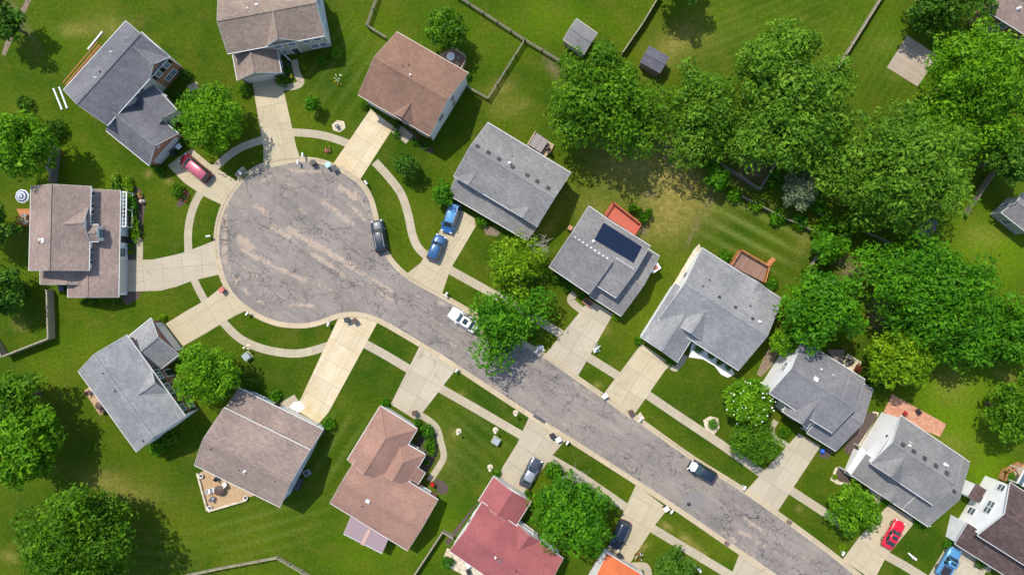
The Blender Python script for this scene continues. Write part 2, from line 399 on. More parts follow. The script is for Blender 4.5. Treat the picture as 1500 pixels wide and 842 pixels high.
stripe += stripes(1105, 335, 75, 50, 28, 2.1, 1.) + stripes(1110, 40, 110, 60, -22, 1.25, .27) + stripes(1280, 90, 60, 80, -60, 1.2, .2) + stripes(900, 260, 60, 40, 20, 1.6, .35) + stripes(390, 770, 90, 40, -15, 1.8, .35) + stripes(230, 810, 60, 40, 5, 1.7, .35)
stripe += stripes(540, 690, 60, 110, -57, 2.2, .4) + stripes(500, 110, 80, 70, -55, 2.0, .22) + stripes(1050, 700, 90, 20, 33, 1.2, .25) + stripes(700, 640, 60, 60, 40, 1.8, .3)
mg, nt, b = nmat('lawn_grass'); p = pos(nt)
A = lambda n: N(nt, 'ShaderNodeAttribute', attribute_name=n).outputs['Fac']
n_big = noise(nt, p, .07, 4, .6); n_mid = noise(nt, p, .35, 5, .62, .4); n_fine = noise(nt, p, 2.3, 6, .75); n_pix = noise(nt, p, 7, 3, .8)
col = mixc(nt, ramp(nt, n_big, .38, .64), (.032, .077, .002), (.080, .124, .004))
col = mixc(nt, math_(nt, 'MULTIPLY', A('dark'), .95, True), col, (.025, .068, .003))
col = mixc(nt, math_(nt, 'MULTIPLY', A('lush'), .85, True), col, (.098, .182, .003))
col = mixc(nt, math_(nt, 'MULTIPLY', ramp(nt, n_mid, .45, .70), .5), col, (.108, .115, .013))
dry = math_(nt, 'MULTIPLY', A('dry'), ramp(nt, noise(nt, p, .9, 6, .72, .5), .34, .66, (.45, .45, .45), (1.3, 1.3, 1.3)), True)
col = mixc(nt, dry, col, (.285, .235, .070))
thin = ramp(nt, noise(nt, p, .6, 6, .75), .60, .74)
col = mixc(nt, math_(nt, 'MULTIPLY', thin, .42), col, (.20, .165, .065))
col = mixc(nt, math_(nt, 'MULTIPLY', A('stripe'), .75, True), col, (.17, .22, .05))
soil = math_(nt, 'MULTIPLY', A('soil'), ramp(nt, noise(nt, p, 1.2, 5, .7), .3, .62, (.3, .3, .3), (1.5, 1.5, 1.5)), True)
col = mixc(nt, soil, col, (.20, .15, .095))
col = mixc(nt, 1.0, col, ramp(nt, n_fine, .28, .74, (.58, .62, .5), (1.42, 1.36, 1.35)), 'MULTIPLY')
col = mixc(nt, 1.0, col, ramp(nt, n_pix, .3, .72, (.74, .76, .7), (1.24, 1.22, 1.2)), 'MULTIPLY')
L(nt, col, b.inputs['Base Color']); b.inputs['Roughness'].default_value = .95; b.inputs['Specular IOR Level'].default_value = .1
bump(nt, b, math_(nt, 'ADD', n_fine, n_pix), .7, .10)
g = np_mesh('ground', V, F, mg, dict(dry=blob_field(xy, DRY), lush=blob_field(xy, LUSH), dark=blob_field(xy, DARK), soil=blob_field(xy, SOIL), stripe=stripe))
tag(g, 'mown green lawns and bare patches around the cul-de-sac houses', 'ground', kind='structure')

# road ------------------------------------------------------------
ROAD = [(1330,902),(1252,842),(1200,801),(1093,724),(1012,673),(939,621),(900,595),(850,561),(800,526),(767,506),(730,484),(686,459),(640,433),(600,411),(574,388),(560,365),(553,345),(548,322),(541,295),(529,274),(511,259.5),(492,249),(475,242),(457,238),(436,237),(415,238.5),(395,243),(376,251),(358,264.5),(343,282),(331,303),(323,328),(320.5,355),(323,380),(329,404),(339,425),(350,438),(363,449),(383,461.5),(404,469.5),(420,472.5),(441,473.5),(458,471.5),(475,466.5),(492,460),(510,457),(531,458),(551,464),(571,474),(600,491),(650,521),(717,565),(780,606),(835,640),(900,681),(986,737),(1062,789),(1125,832),(1230,905)]
RD = catmull(ROAD, 4)
RW = [P(*q) for q in RD]
def inside(pts, poly):
    x, y = pts[:, 0], pts[:, 1]; r = np.zeros(len(pts), bool); n = len(poly)
    for i in range(n):
        x1, y1 = poly[i][0], poly[i][1]; x2, y2 = poly[(i + 1) % n][0], poly[(i + 1) % n][1]
        if y1 == y2: continue
        c = ((y1 > y) != (y2 > y)) & (x < (x2 - x1) * (y - y1) / (y2 - y1) + x1); r ^= c
    return r
def offset(line, d):
    out = []
    for i, p in enumerate(line):
        a = line[max(i - 1, 0)]; c = line[min(i + 1, len(line) - 1)]
        t = Vector((c[0] - a[0], c[1] - a[1])).normalized(); out.append((p[0] + t.y * d, p[1] - t.x * d))
    return out
# outline runs anticlockwise seen from above or clockwise; find which side is outside
_test = offset(RW, .5); _in = inside(np.array([_test[len(_test) // 2]]), RW)[0]
SGN = -1 if _in else 1
wide = offset(RW, SGN * .28)
st = .3
rx = np.arange(-44, 62, st); ry = np.arange(-50, 20, st)
RXg, RYg = np.meshgrid(rx, ry); cen = np.stack([RXg.ravel() + st / 2, RYg.ravel() + st / 2], 1)
ok = inside(cen, wide); nxr = len(rx); iv = np.nonzero(ok)[0]
iv = iv[(iv % nxr < nxr - 1) & (iv // nxr < len(ry) - 1)]
Fr = np.stack([iv, iv + 1, iv + nxr + 1, iv + nxr], 1)
used, inv = np.unique(Fr.ravel(), return_inverse=True)
Vr = np.stack([RXg.ravel()[used], RYg.ravel()[used], np.full(len(used), .006)], 1); Fr = inv.reshape(Fr.shape)
WEAR = [(423,335,519,393,9,1.),(519,393,574,427,6,.8),(399,333,423,346,9,.8),(454,369,504,403,9,.7),(355,367,446,411,7,.8),(352,350,368,362,14,.8),(376,301,392,313,11,.7),(475,294,517,328,10,.7),(499,275,520,290,11,.8),(512,300,535,322,8,.5),
        (329,315,329,375,9,.8),(333,300,329,330,7,.5),(425,249,470,252,6,.7),(384,265,400,258,9,.6),(425,446,460,448,6,.7),(370,440,385,442,6,.6),(555,428,575,440,7,.7),(475,422,490,425,6,.5),(329,380,345,415,9,.5),(440,308,448,312,8,.7),
        (495,340,505,350,6,.5),(632,465,645,476,6,.6),(660,502,668,508,6,.6),(715,560,735,572,5,.7),(640,440,650,446,5,.5),(780,515,800,530,5,.5),(840,560,870,580,6,.6),(905,690,930,705,5,.7),(940,708,960,722,5,.7),(1090,758,1120,780,6,.7),(1085,778,1100,785,8,.7),(1105,790,1120,800,7,.6),(1060,780,1105,812,8,.5),(985,640,1000,650,4,.4),
        (336,280,350,270,6,.6),(520,280,545,320,5,.6),(820,615,835,630,5,.6),(765,575,800,600,4,.5),(350,410,362,430,8,.5),(1060,700,1085,715,4,.5),(410,262,425,275,8,.4),(350,385,375,405,7,.5),(420,385,470,420,6,.35)]
wear = np.zeros(len(Vr)); pr = Vr[:, :2]
for (x0, y0, x1, y1, w, a) in WEAR:
    p0 = np.array(P(x0, y0)[:2]); p1 = np.array(P(x1, y1)[:2]); d = p1 - p0
    t = np.clip(((pr - p0) @ d) / (d @ d), 0, 1); dist = np.linalg.norm(pr - (p0 + t[:, None] * d), axis=1)
    wear = np.maximum(wear, a * np.clip(1.25 - dist / (w * S * .62), 0, 1))
PATCH = [(1018, 730, 17, 13, 20, 1.)]
mr, nt, b = nmat('worn_asphalt'); p = pos(nt)
mp = N(nt, 'ShaderNodeMapping'); mp.vector_type = 'POINT'; mp.inputs['Rotation'].default_value = (0, 0, math.radians(34)); L(nt, p, mp.inputs['Vector'])
mq = N(nt, 'ShaderNodeMapping'); mq.inputs['Scale'].default_value = (.22, 1.5, 1); L(nt, mp.outputs[0], mq.inputs['Vector'])
base = mixc(nt, ramp(nt, noise(nt, p, .13, 4, .6), .36, .64), (.200, .178, .158), (.268, .235, .203))
base = mixc(nt, math_(nt, 'MULTIPLY', ramp(nt, noise(nt, mq.outputs[0], .8, 5, .65), .45, .75), .5), base, (.38, .335, .30))
dk = ramp(nt, noise(nt, mq.outputs[0], .45, 4, .6), .55, .8)
base = mixc(nt, math_(nt, 'MULTIPLY', dk, .45), base, (.14, .135, .145))
att = N(nt, 'ShaderNodeAttribute', attribute_name='wear').outputs['Fac']
edge = noise(nt, p, 1.1, 6, .75, .6)
wf = ramp(nt, math_(nt, 'ADD', att, math_(nt, 'MULTIPLY', math_(nt, 'SUBTRACT', edge, .5), 2.6)), .34, .62)
wf = math_(nt, 'MULTIPLY', wf, ramp(nt, att, .02, .2))
base = mixc(nt, math_(nt, 'MULTIPLY', wf, .66), base, (.47, .365, .275))
sp = ramp(nt, noise(nt, mq.outputs[0], 1.7, 6, .75, .8), .59, .68)
base = mixc(nt, math_(nt, 'MULTIPLY', sp, .5), base, (.40, .32, .255))
dvec = N(nt, 'ShaderNodeTexNoise'); dvec.inputs['Scale'].default_value = .9; dvec.inputs['Detail'].default_value = 5; L(nt, p, dvec.inputs['Vector'])
vm = N(nt, 'ShaderNodeVectorMath', operation='SCALE'); vm.inputs['Scale'].default_value = 1.7; L(nt, dvec.outputs[1], vm.inputs[0])
va = N(nt, 'ShaderNodeVectorMath', operation='ADD'); L(nt, p, va.inputs[0]); L(nt, vm.outputs[0], va.inputs[1])
def cracks(scale, w, mask_scale, m0, m1, amt, base):
    vo = N(nt, 'ShaderNodeTexVoronoi', feature='DISTANCE_TO_EDGE'); vo.inputs['Scale'].default_value = scale; vo.inputs['Randomness'].default_value = 1
    L(nt, va.outputs[0], vo.inputs['Vector'])
    c = ramp(nt, vo.outputs['Distance'], w * .35, w, (1, 1, 1), (0, 0, 0))
    mk = ramp(nt, noise(nt, p, mask_scale, 3, .6), m0, m1)
    return mixc(nt, math_(nt, 'MULTIPLY', math_(nt, 'MULTIPLY', c, mk), amt), base, (.060, .055, .062)), c
base, c1 = cracks(.32, .014, .16, .42, .56, .66, base)
base, c2 = cracks(.72, .026, .10, .50, .60, .55, base)
base, c3 = cracks(.15, .007, .5, .34, .5, .6, base)
mz = N(nt, 'ShaderNodeMapping'); mz.inputs['Rotation'].default_value = (0, 0, math.radians(34)); L(nt, va.outputs[0], mz.inputs['Vector'])
mw = N(nt, 'ShaderNodeMapping'); mw.inputs['Scale'].default_value = (.10, .42, 1); L(nt, mz.outputs[0], mw.inputs['Vector'])
vl = N(nt, 'ShaderNodeTexVoronoi', feature='DISTANCE_TO_EDGE'); vl.inputs['Scale'].default_value = 1; L(nt, mw.outputs[0], vl.inputs['Vector'])
cl = math_(nt, 'MULTIPLY', ramp(nt, vl.outputs['Distance'], .008, .022, (1, 1, 1), (0, 0, 0)), ramp(nt, noise(nt, p, .2, 3), .4, .55))
base = mixc(nt, math_(nt, 'MULTIPLY', cl, .75), base, (.055, .05, .055))
base = mixc(nt, 1.0, base, ramp(nt, noise(nt, p, 6, 5, .8), .3, .72, (.80, .80, .80), (1.15, 1.15, 1.15)), 'MULTIPLY')
L(nt, base, b.inputs['Base Color']); b.inputs['Roughness'].default_value = .9; b.inputs['Specular IOR Level'].default_value = .25
bump(nt, b, noise(nt, p, 16, 3), .3, .01)
r = np_mesh('road', Vr, Fr, mr, dict(wear=wear)); tag(r, 'cracked grey asphalt street ending in a round cul-de-sac', 'road', kind='structure')
# a round darker patch of newer asphalt with the dark spot
mb = MB(); c = P(1017, 733); poly = [(c.x + (1.55 + .12 * math.sin(3 * t)) * math.cos(t), c.y + (1.3 + .1 * math.cos(2 * t)) * math.sin(t)) for t in (k * math.pi / 16 for k in range(32))]
mb.prism(poly, 0, .010, top_only=True)
tag(mb.build('road_patch', simple('newer_asphalt', (.205, .188, .177), .9, var=.15, scale=5)), 'rounded newer asphalt patch in the street', 'road patch', kind='structure')
# kerb with gutter -------------------------------------------------
def sweep(name, line, prof, mat, sgn):
    mb = MB(); rows = [[(q[0], q[1], z) for q in offset(line, sgn * d)] for d, z in prof]; s = 0
    for i in range(len(line) - 1):
        ln = (Vector(line[i + 1][:2]) - Vector(line[i][:2])).length
        for j in range(len(prof) - 1):
            a, b_, c, d = rows[j][i], rows[j][i + 1], rows[j + 1][i + 1], rows[j + 1][i]
            uv = [(s, prof[j][0] + 1), (s + ln, prof[j][0] + 1), (s + ln, prof[j + 1][0] + 1), (s, prof[j + 1][0] + 1)]
            if sgn > 0: mb.face([d, c, b_, a], uv[::-1])
            else: mb.face([a, b_, c, d], uv)
        s += ln
    return mb.build(name, mat)
RWt = [(q.x, q.y) for q in RW]
k = sweep('kerb', RWt, [(-.02, .009), (.35, .022), (.47, .085), (.74, .10), (.74, -.05)], M['kerb'], SGN)
tag(k, 'pale rolled concrete kerb and gutter along the street', 'kerb', kind='structure')
# drives --------------------------------------------------------------
def sheet(name, poly, z, mat, axis=None, label=None, cat=None):
    w = [P(*q) for q in poly]; mb = MB()
    ax = None
    if axis: ax = Vector((axis[0], -axis[1]))
    mb.prism([(q.x, q.y) for q in w], 0, z, uvaxis=ax, top_only=True)
    o = mb.build(name, mat); return tag(o, label, cat, kind='structure')
DRV = [([(369,118),(411,112),(434,215),(441,236),(386,248),(386,218)], (10,45), 'conc', 'straight concrete driveway of the tan house at the top'),
 ([(543,160),(577,186),(527,264),(486,243)], (-55,82), 'conc_w', 'stained driveway of the red-brown house'),
 ([(246,243),(262,230),(281,218),(305,238),(346,265),(327,301),(298,287),(270,268)], (60,40), 'conc', 'curved driveway under the red minivan'),
 ([(183,381),(225,380),(255,373.5),(272,369),(300,358),(320,350),(321,402),(282,411),(258,420),(235,425.6),(183,427.5)], (90,-8), 'conc_g', 'wide driveway of the tan house at the left'),
 ([(243,474),(270,457),(300,440),(330,416),(364,453),(345,462),(331,470),(300,489),(268,507)], (70,-42), 'conc', 'driveway of the brick house at the lower left'),
 ([(433,600),(467,620),(481,604),(553,472),(538,461),(512,458),(497,463)], (-60,105), 'conc_w', 'pale stained driveway of the mauve-roofed house'),
 ([(572,592),(611,616),(619,604),(669,539),(648,524),(616,504)], (-48,85), 'conc_g', 'driveway of the hipped peach-roofed house'),
 ([(777,606),(835,643),(825,648),(808,668),(768,724),(731,697),(736,684),(757,650)], (-50,80), 'conc_g', 'driveway under the grey sedan'),
 ([(932,709),(978,745),(958,770),(921,827),(887,808),(912,752)], (-50,90), 'conc', 'driveway under the navy car'),
 ([(1084,808),(1114,826),(1150,850),(1130,880),(1060,870)], (-30,50), 'conc_g', 'driveway apron at the bottom edge'),
 ([(864,439),(898,460),(843,557),(796,522)], (-55,85), 'conc_g', 'driveway of the house with solar panels'),
 ([(940,503),(985,534),(975,541),(938,594),(924,614),(880,582)], (-55,85), 'conc', 'driveway of the large grey ranch house'),
 ([(1170,634),(1202,653),(1136,753),(1092,719)], (-60,95), 'conc_g', 'driveway beside the blossoming magnolia'),
 ([(1302,738),(1342,762),(1298,815),(1280,850),(1234,819),(1257,788)], (-60,80), 'conc', 'driveway under the red car'),
 ([(1384,803),(1400,795),(1450,825),(1425,875),(1340,875)], (-45,70), 'conc_g', 'driveway under the blue pickup'),
 ([(630,448),(620,440),(588,402),(600,392),(626,368),(655,322),(668,303),(694,318),(697,336),(656,405),(642,436)], (-55,88), 'conc', 'driveway with two blue vehicles')]
DRV = [d for d in DRV]
DRV[-1] = ([(666,302),(695,320),(697,331),(660,394),(646,434),(622,421),(592,404),(616,385)], (-55,88), 'conc', 'driveway with two blue vehicles')
for poly, ax, mt, lb in DRV: sheet('driveway', poly, .018, M[mt], ax, lb, 'driveway')
def strip(name, path, w, mat, label, z=.012, smooth=True):
    line = [tuple(P(*q)[:2]) for q in (catmull(path, 4) if smooth and len(path) > 2 else path)]
    return tag(sweep(name, line, [(-w / 2, z), (w / 2, z)], mat, 1), label, None, kind='structure')
WALKS = [([(653,392),(723,431),(800,476),(826,492)], 1.25,'straight sidewalk from the blue vehicles to the solar house'),
 ([(855,519),(900,547),(912,555)], 1.25,'short sidewalk piece between two driveways'),
 ([(938,571),(1000,613),(1057,651),(1116,693)], 1.25,'sidewalk past the blossoming magnolia'),
 ([(1154,715),(1200,745),(1245,775)], 1.25,'sidewalk before the bright round tree'),
 ([(1296,812),(1330,831),(1385,866)], 1.25,'sidewalk beside the red car'),
 ([(549,237),(570,260),(588,285),(598,315),(604,343),(612,362),(627,377)], 1.2,'curved sidewalk on the right of the cul-de-sac'),
 ([(427,194),(457,196),(483,201),(514,212)], 1.15,'curved sidewalk between the two top driveways'),
 ([(314,247),(335,228),(356,215),(390,203)], 1.1,'curved sidewalk beside the round tree'),
 ([(296,279),(286,297),(279,318),(275.5,342),(276,369)], 1.15,'curved sidewalk on the left of the cul-de-sac'),
 ([(284,409),(291,424),(301,442)], 1.1,'short sidewalk at the lower left of the cul-de-sac'),
 ([(326,471),(352,496),(386,511),(425,517.5),(452,515),(482,506)], 1.2,'curved sidewalk at the bottom of the cul-de-sac'),
 ([(532,502),(565,520),(600,541)], 1.25,'sidewalk left of the wide pale driveway'),
 ([(637,564),(700,600),(767,639)], 1.25,'sidewalk above the peach-roofed house'),
 ([(802,669),(850,697),(917,743)], 1.25,'sidewalk running under the big round tree'),
 ([(950,770),(1010,806),(1075,845)], 1.25,'sidewalk by the dry verge'),
 ([(431,88),(435,108),(441,121),(430,127),(412,128)], 1.0,'front walk of the tan house at the top'),
 ([(607,604),(625,613),(640,627),(646,648),(650,668),(641,686),(629,704)], .95,'bent front walk of the peach-roofed house'),
 ([(198,349),(203,353),(204.5,362),(204,382)], 1.0,'front walk of the tan house at the left'),
 ([(578,187),(590,196),(600,205)], 1.6,'front walk of the red-brown house'),
 ([(853,455),(836,440),(842,430)], 1.1,'front walk of the solar house'),
 ([(983,537),(990,540),(998,531),(1004,520)], .8,'walk beside the garage of the grey ranch house'),
 ([(1156,655),(1145,648),(1134,641),(1130,628),(1137,616)], .9,'curved front walk behind the magnolia'),
 ([(433,601),(425,592),(420,584)], 2.6,'entry slab of the mauve-roofed house'),
 ([(1425,838),(1438,830),(1452,832)], 1.2,'front walk of the dark brown-roofed house'),
 ([(924,829),(945,829),(950,842)], 1.1,'front walk of the orange-roofed house'),
 ([(1290,735),(1283,722),(1276,712)], 1.1,'front walk behind the bright round tree'),
 ([(795,679),(788,684),(778,702)], 1.2,'side strip of the driveway under the grey sedan'),
 ([(290,125),(283,127),(276,131)], 1.0,'front walk of the slate-roofed house')]
for path, w, lb in WALKS: strip('sidewalk', path, w, M['walk'], lb)
# pads, beds and patios that are part of the ground
BEDS = [('mulch_bed', [(178,274),(196,272),(208,280),(214,296),(210,320),(208,345),(197,343),(190,334),(186,300)], .01,'mulch','planting bed before the porch of the tan house'),
 ('mulch_bed', [(186,350),(196,349),(198,360),(197,381),(186,381)], .01,'mulch','small planting bed by the tan house garage'),
 ('mulch_bed', [(183,428),(206,427),(203,437),(185,447),(178,438)], .01,'mulch','dark bed at the garage corner'),
 ('mulch_bed', [(612,640),(626,616),(642,640),(641,664),(626,692),(612,684),(608,660)], .008,'mulch','shrub bed of the peach-roofed house'),
 ('mulch_bed', [(637,700),(650,704),(657,712),(656,721),(648,724),(640,720)], .008,'mulch','round bed at the corner of the peach-roofed house'),
 ('mulch_bed', [(600,190),(615,203),(634,218),(636,224),(628,224),(608,212),(596,200)], .01,'mulch','planting bed of the red-brown house'),
 ('mulch_bed', [(706,330),(714,331),(722,332),(733,340),(728,346),(712,344)], .01,'soil','stony bed beside the round shrub'),
 ('mulch_bed', [(1108,548),(1122,515),(1132,505),(1140,518),(1130,536),(1115,552)], .01,'soil','bare mulch strip beside the white gable'),
 ('mulch_bed', [(1224,690),(1230,682),(1246,693),(1244,707),(1228,704)], .01,'mulch','dark bed at the corner of the pergola'),
 ('mulch_bed', [(1206,655),(1222,659),(1212,672),(1199,668)], .008,'mulch','bed around the blue ball'),
 ('mulch_bed', [(1236,655),(1272,603),(1285,606),(1284,612),(1246,668),(1238,662)], .01,'mulch','bed along the white gable wall'),
 ('mulch_bed', [(265,283),(272,278),(278,284),(272,296),(264,304),(258,302)], .01,'mulch','little bed with red flowers'),
 ('mulch_bed', [(409,74),(420,74),(426,90),(425,112),(414,114),(408,100)], .008,'mulch','planting bed beside the garage of the tan house'),
 ('mulch_bed', [(700,734),(706,726),(664,790),(657,800),(652,792)], .008,'mulch','dark strip along the white gable of the red house'),
 ('mulch_bed', [(860,842),(884,803),(892,810),(874,850)], .008,'mulch','dark strip beside the orange-roofed house'),
 ('mulch_bed', [(922,826),(934,830),(944,838),(938,850),(926,848)], .008,'mulch','bed beside the orange-roofed house'),
 ('gravel_bed', [(1013,503),(1022,503),(1030,510),(1044,520),(1060,532),(1073,541),(1076,548),(1066,553),(1056,548),(1047,536),(1030,526),(1009,523)], .01,'rock','white gravel bed before the grey ranch house'),
 ('gravel_bed', [(352,246),(357,244),(362,252),(358,260),(348,262),(344,254)], .008,'stone','stone ring around the mailbox flowers'),
 ('gravel_bed', [(430,589),(440,587),(447,597),(437,604),(424,596)], .024,'rock','pale gravel at the door of the mauve-roofed house'),
 ('gravel_bed', [(486,183),(494,176),(504,178),(506,188),(498,194),(488,191)], .008,'stone','stone ring with a grey statue'),
 ('gravel_bed', [(932,610),(938,603),(944,612),(940,620),(933,618)], .012,'stone','pale stones around the mailbox'),
 ('gravel_bed', [(783,508),(795,505),(798,514),(790,520),(782,516)], .012,'rock','white stones around the mailbox under the big tree'),
 ('gravel_bed', [(868,508),(878,506),(879,514),(870,517)], .012,'rock','white stones around the mailbox by the solar house'),
 ('gravel_bed', [(1028,366),(985,434),(976,449),(966,466),(958,478),(950,490),(943,486),(960,460),(1016,366),(1024,357)], .008,'stone','pale stone strip along the grey ranch house'),
 ('gravel_bed', [(1030,615),(1040,609),(1052,612),(1054,626),(1046,636),(1034,632)], .008,'stone','stone ring around the round lawn shrub'),
 ('gravel_bed', [(1216,702),(1224,684),(1228,684),(1222,698),(1230,705),(1246,708),(1244,711),(1226,709)], .012,'stone','curved stone edging of the dark bed'),
 ('gravel_bed', [(1258,655),(1256,650),(1279,602),(1288,604),(1286,608)], .006,'stone','stone edging along the white gable'),
 ('pavement', [(1329,52),(1360,73),(1376,82),(1343.7,127),(1299,99)], .015,'pad','square tan concrete pad on the lawn'),
 ('patio', [(291,693),(306.5,747),(362,729),(376,724),(300,688)], .02,'flag','tan flagstone patio of the mauve-roofed house'),
 ('patio', [(655,802),(668,808),(720,842),(712,860),(650,826),(651,812)], .02,'stone','pale patio behind the red-roofed house'),
 ('patio', [(1294,603),(1307,577),(1386,621),(1377,639),(1330,622)], .02,'paver','red brick paver patio'),
 ('patio', [(1226,552),(1241,517),(1262,530),(1250,556)], .02,'stone','tan patio under the trees'),
 ('patio', [(123,572),(132,566),(156,602),(146,608),(136,592)], .02,'flag','narrow tan patio behind the grey roof'),
 ('dirt_path', [(38,0),(46,0),(20,55),(8,82),(2,80),(14,45)], .008,'soil','brown dirt path at the top left')]
for nm, poly, z, mt, lb in BEDS:
    if len(poly) < 4: continue
    sheet(nm, poly, z, M[mt], (1.0, .62) if mt in ('pad','paver') else (.3, 1), lb)
# ------------------------------------------------------------------ houses
TH = .18
class House:
    def __init__(s, label, roof, wall, base, cat='house', name='house', trim='trim', group='houses around the cul-de-sac', accent='brick'):
        s.root = thing(name, label, cat, P(*base), 0, group)
        s.roof = M[roof]; s.wallm = M[wall]; s.trim = M[trim]; s.acc = M[accent]
        s.wall = MB(); s.brick = MB(); s.gut = MB(); s.planes = []; s.found = MB()
    def _slope(s, mb, poly, th=TH):
        """one roof slope as a slab; poly anticlockwise from above, first edge = eave"""
        a, b = poly[0], poly[1]; u = (b - a); u.z = 0; u.normalize()
        n = (poly[1] - poly[0]).cross(poly[2] - poly[0]).normalized(); v = n.cross(u)
        uv = [((q - a).dot(u), (q - a).dot(v)) for q in poly]
        mb.face(poly, uv)
        low = [q - Vector((0, 0, th)) for q in poly]; mb.face(low[::-1])
        m = len(poly)
        for i in range(m): mb.face([low[i], low[(i + 1) % m], poly[(i + 1) % m], poly[i]])
        s.planes.append((a.copy(), n.copy(), u.copy()))
    def _bflush(s):
        if s.brick.f: s.brick.build('brick_wall', s.acc, s.root)
        s.brick = MB()
    def gable(s, c, ze, pitch, name='roof', hip=(0, 0), inset=.3, brick='', win=None, gut=True, z0=0.0, rake=True, roof=None, wall=True, zr=None):
        """c: four eave corners A,B,C,D (world xy); AB and CD are the gable ends"""
        A, B, C, D = (Vector((q[0], q[1], ze)) for q in c)
        if (B - A).cross(C - A).z < 0:       # make anticlockwise: mirror the order
            A, B, C, D = B, A, D, C; fl = {'AB': 'AB', 'CD': 'CD', 'BC': 'DA', 'DA': 'BC'}
        else: fl = {k: k for k in ('AB', 'BC', 'CD', 'DA')}
        half = (B - A).length / 2; ax = (C - B).normalized(); rise = pitch * half if zr is None else zr - ze
        R1 = (A + B) / 2 + Vector((0, 0, rise)) + ax * half * hip[0]; R2 = (C + D) / 2 + Vector((0, 0, rise)) - ax * half * hip[1]
        mb = MB()
        s._slope(mb, [B, C, R2, R1]); s._slope(mb, [D, A, R1, R2])
        if hip[0]: s._slope(mb, [A, B, R1])
        if hip[1]: s._slope(mb, [C, D, R2])
        cap = MB(); cap.beam(R1 + Vector((0, 0, .012)), R2 + Vector((0, 0, .012)), .26, .05)
        if hip[0]:
            for q in (A, B): cap.beam(q + Vector((0, 0, .03)), R1 + Vector((0, 0, .012)), .22, .05)
        if hip[1]:
            for q in (C, D): cap.beam(q + Vector((0, 0, .03)), R2 + Vector((0, 0, .012)), .22, .05)
        ro = mb.build(name, roof or s.roof, s.root)
        cap.build('ridge_cap', roof or s.roof, ro)
        if gut:
            out = Vector((ax.y, -ax.x, 0))
            for p, q in ((B, C), (D, A)):
                o = out if (p - (A + C) / 2).dot(out) > 0 else -out
                s.gut.beam(p + o * .03 + Vector((0, 0, -.10)), q + o * .03 + Vector((0, 0, -.10)), .10, .15)
            if rake:
                for h, e0, e1, r, d in ((hip[0], A, B, R1, -ax), (hip[1], C, D, R2, ax)):
                    if h:
                        s.gut.beam(e0 + d * .05 + Vector((0, 0, -.09)), e1 + d * .05 + Vector((0, 0, -.09)), .10, .15)
                    else:
                        for e in (e0, e1): s.gut.beam(e + d * .01 + Vector((0, 0, -.12)), r + d * .01 + Vector((0, 0, -.12)), .05, .16)
        if wall:
            cr = [A, B, C, D]; nrm = (B - A).normalized(); i_ = inset
            W = [A + nrm * i_ + ax * i_, B - nrm * i_ + ax * i_, C - nrm * i_ - ax * i_, D + nrm * i_ - ax * i_]
            zt = ze - TH + i_ * (rise / half) + .03; za = ze + rise - TH + .03
            edges = {'AB': (W[0], W[1], hip[0] == 0), 'BC': (W[1], W[2], False), 'CD': (W[2], W[3], hip[1] == 0), 'DA': (W[3], W[0], False)}
            inv = {v: k for k, v in fl.items()}
            for k, (p, q, g) in edges.items():
                pts = [Vector((p.x, p.y, z0)), Vector((q.x, q.y, z0)), Vector((q.x, q.y, zt))]
                if g: m = (p + q) / 2; pts.append(Vector((m.x, m.y, za)))
                pts.append(Vector((p.x, p.y, zt)))
                ku = inv[k]
                (s.brick if ku in brick.split() else s.wall).face(pts)
                if win and ku in win: s.openings(p, q, win[ku], flip=(fl['BC'] != 'BC'))
            s._bflush()
        return (A, B, C, D, R1, R2)
    def openings(s, p, q, lst, flip=False):
        p = Vector((p.x, p.y, 0)); q = Vector((q.x, q.y, 0))
        if flip: p, q = q, p
        d = (q - p); ln = d.length; u = d / ln; out = Vector((u.y, -u.x, 0))
        if flip: out = -out
        for it in lst:
            kind, t, z, w, h = it[:5]; c = p + d * t + Vector((0, 0, z)); Mx = Matrix((u, out, Vector((0, 0, 1)))).transposed()
            def bx(mb, du, dz, su, sz, dep, off): mb.box(c + u * du + out * off + Vector((0, 0, dz)), (su, dep, sz), 0, 0, Mx)
            if kind == 'w':
                fr = MB(); e = .11
                bx(fr, 0, h/2 + e/2, w + 2*e, e, .10, .04); bx(fr, 0, -h/2 - e/2, w + 2*e, e, .14, .06)
                bx(fr, -w/2 - e/2, 0, e, h, .10, .04); bx(fr, w/2 + e/2, 0, e, h, .10, .04); bx(fr, 0, 0, w, .06, .07, .035)
                if w > 1.3: bx(fr, 0, 0, .08, h, .072, .036)
                fo = fr.build('window', s.trim, s.root)
                pn = MB(); bx(pn, 0, 0, w, h, .03, .012); pn.build('pane', M['glass'], fo)
                if len(it) > 5:
                    for sd in (-1, 1):
                        sh = MB(); bx(sh, sd * (w/2 + e + .24), 0, .42, h + .15, .05, .03); sh.build('shutter', M[it[5]], s.root)
            elif kind == 'g':
                gd = MB(); n = 4
                for i in range(n): bx(gd, 0, -h/2 + h/n*(i + .5), w, h/n - .03, .06, .03)
                bx(gd, 0, 0, w, h, .03, .010)
                go = gd.build('garage_door', M['gdoor'], s.root)
                fr = MB(); bx(fr, 0, h/2 + .08, w + .32, .16, .10, .045); bx(fr, -w/2 - .08, 0, .16, h, .10, .045); bx(fr, w/2 + .08, 0, .16, h, .10, .045)
                fr.build('door_frame', s.trim, go)
            elif kind == 'd':
                dd = MB(); bx(dd, 0, 0, w, h, .06, .03); do = dd.build('door', M[it[5] if len(it) > 5 else 'door_d'], s.root)
                kn = MB(); kn.lathe(c + u * (w * .38) + out * .09 + Vector((0, 0, -.1)), [(.02, -.03), (.04, 0), (.02, .03)], 8); kn.build('handle', M['metal'], do)
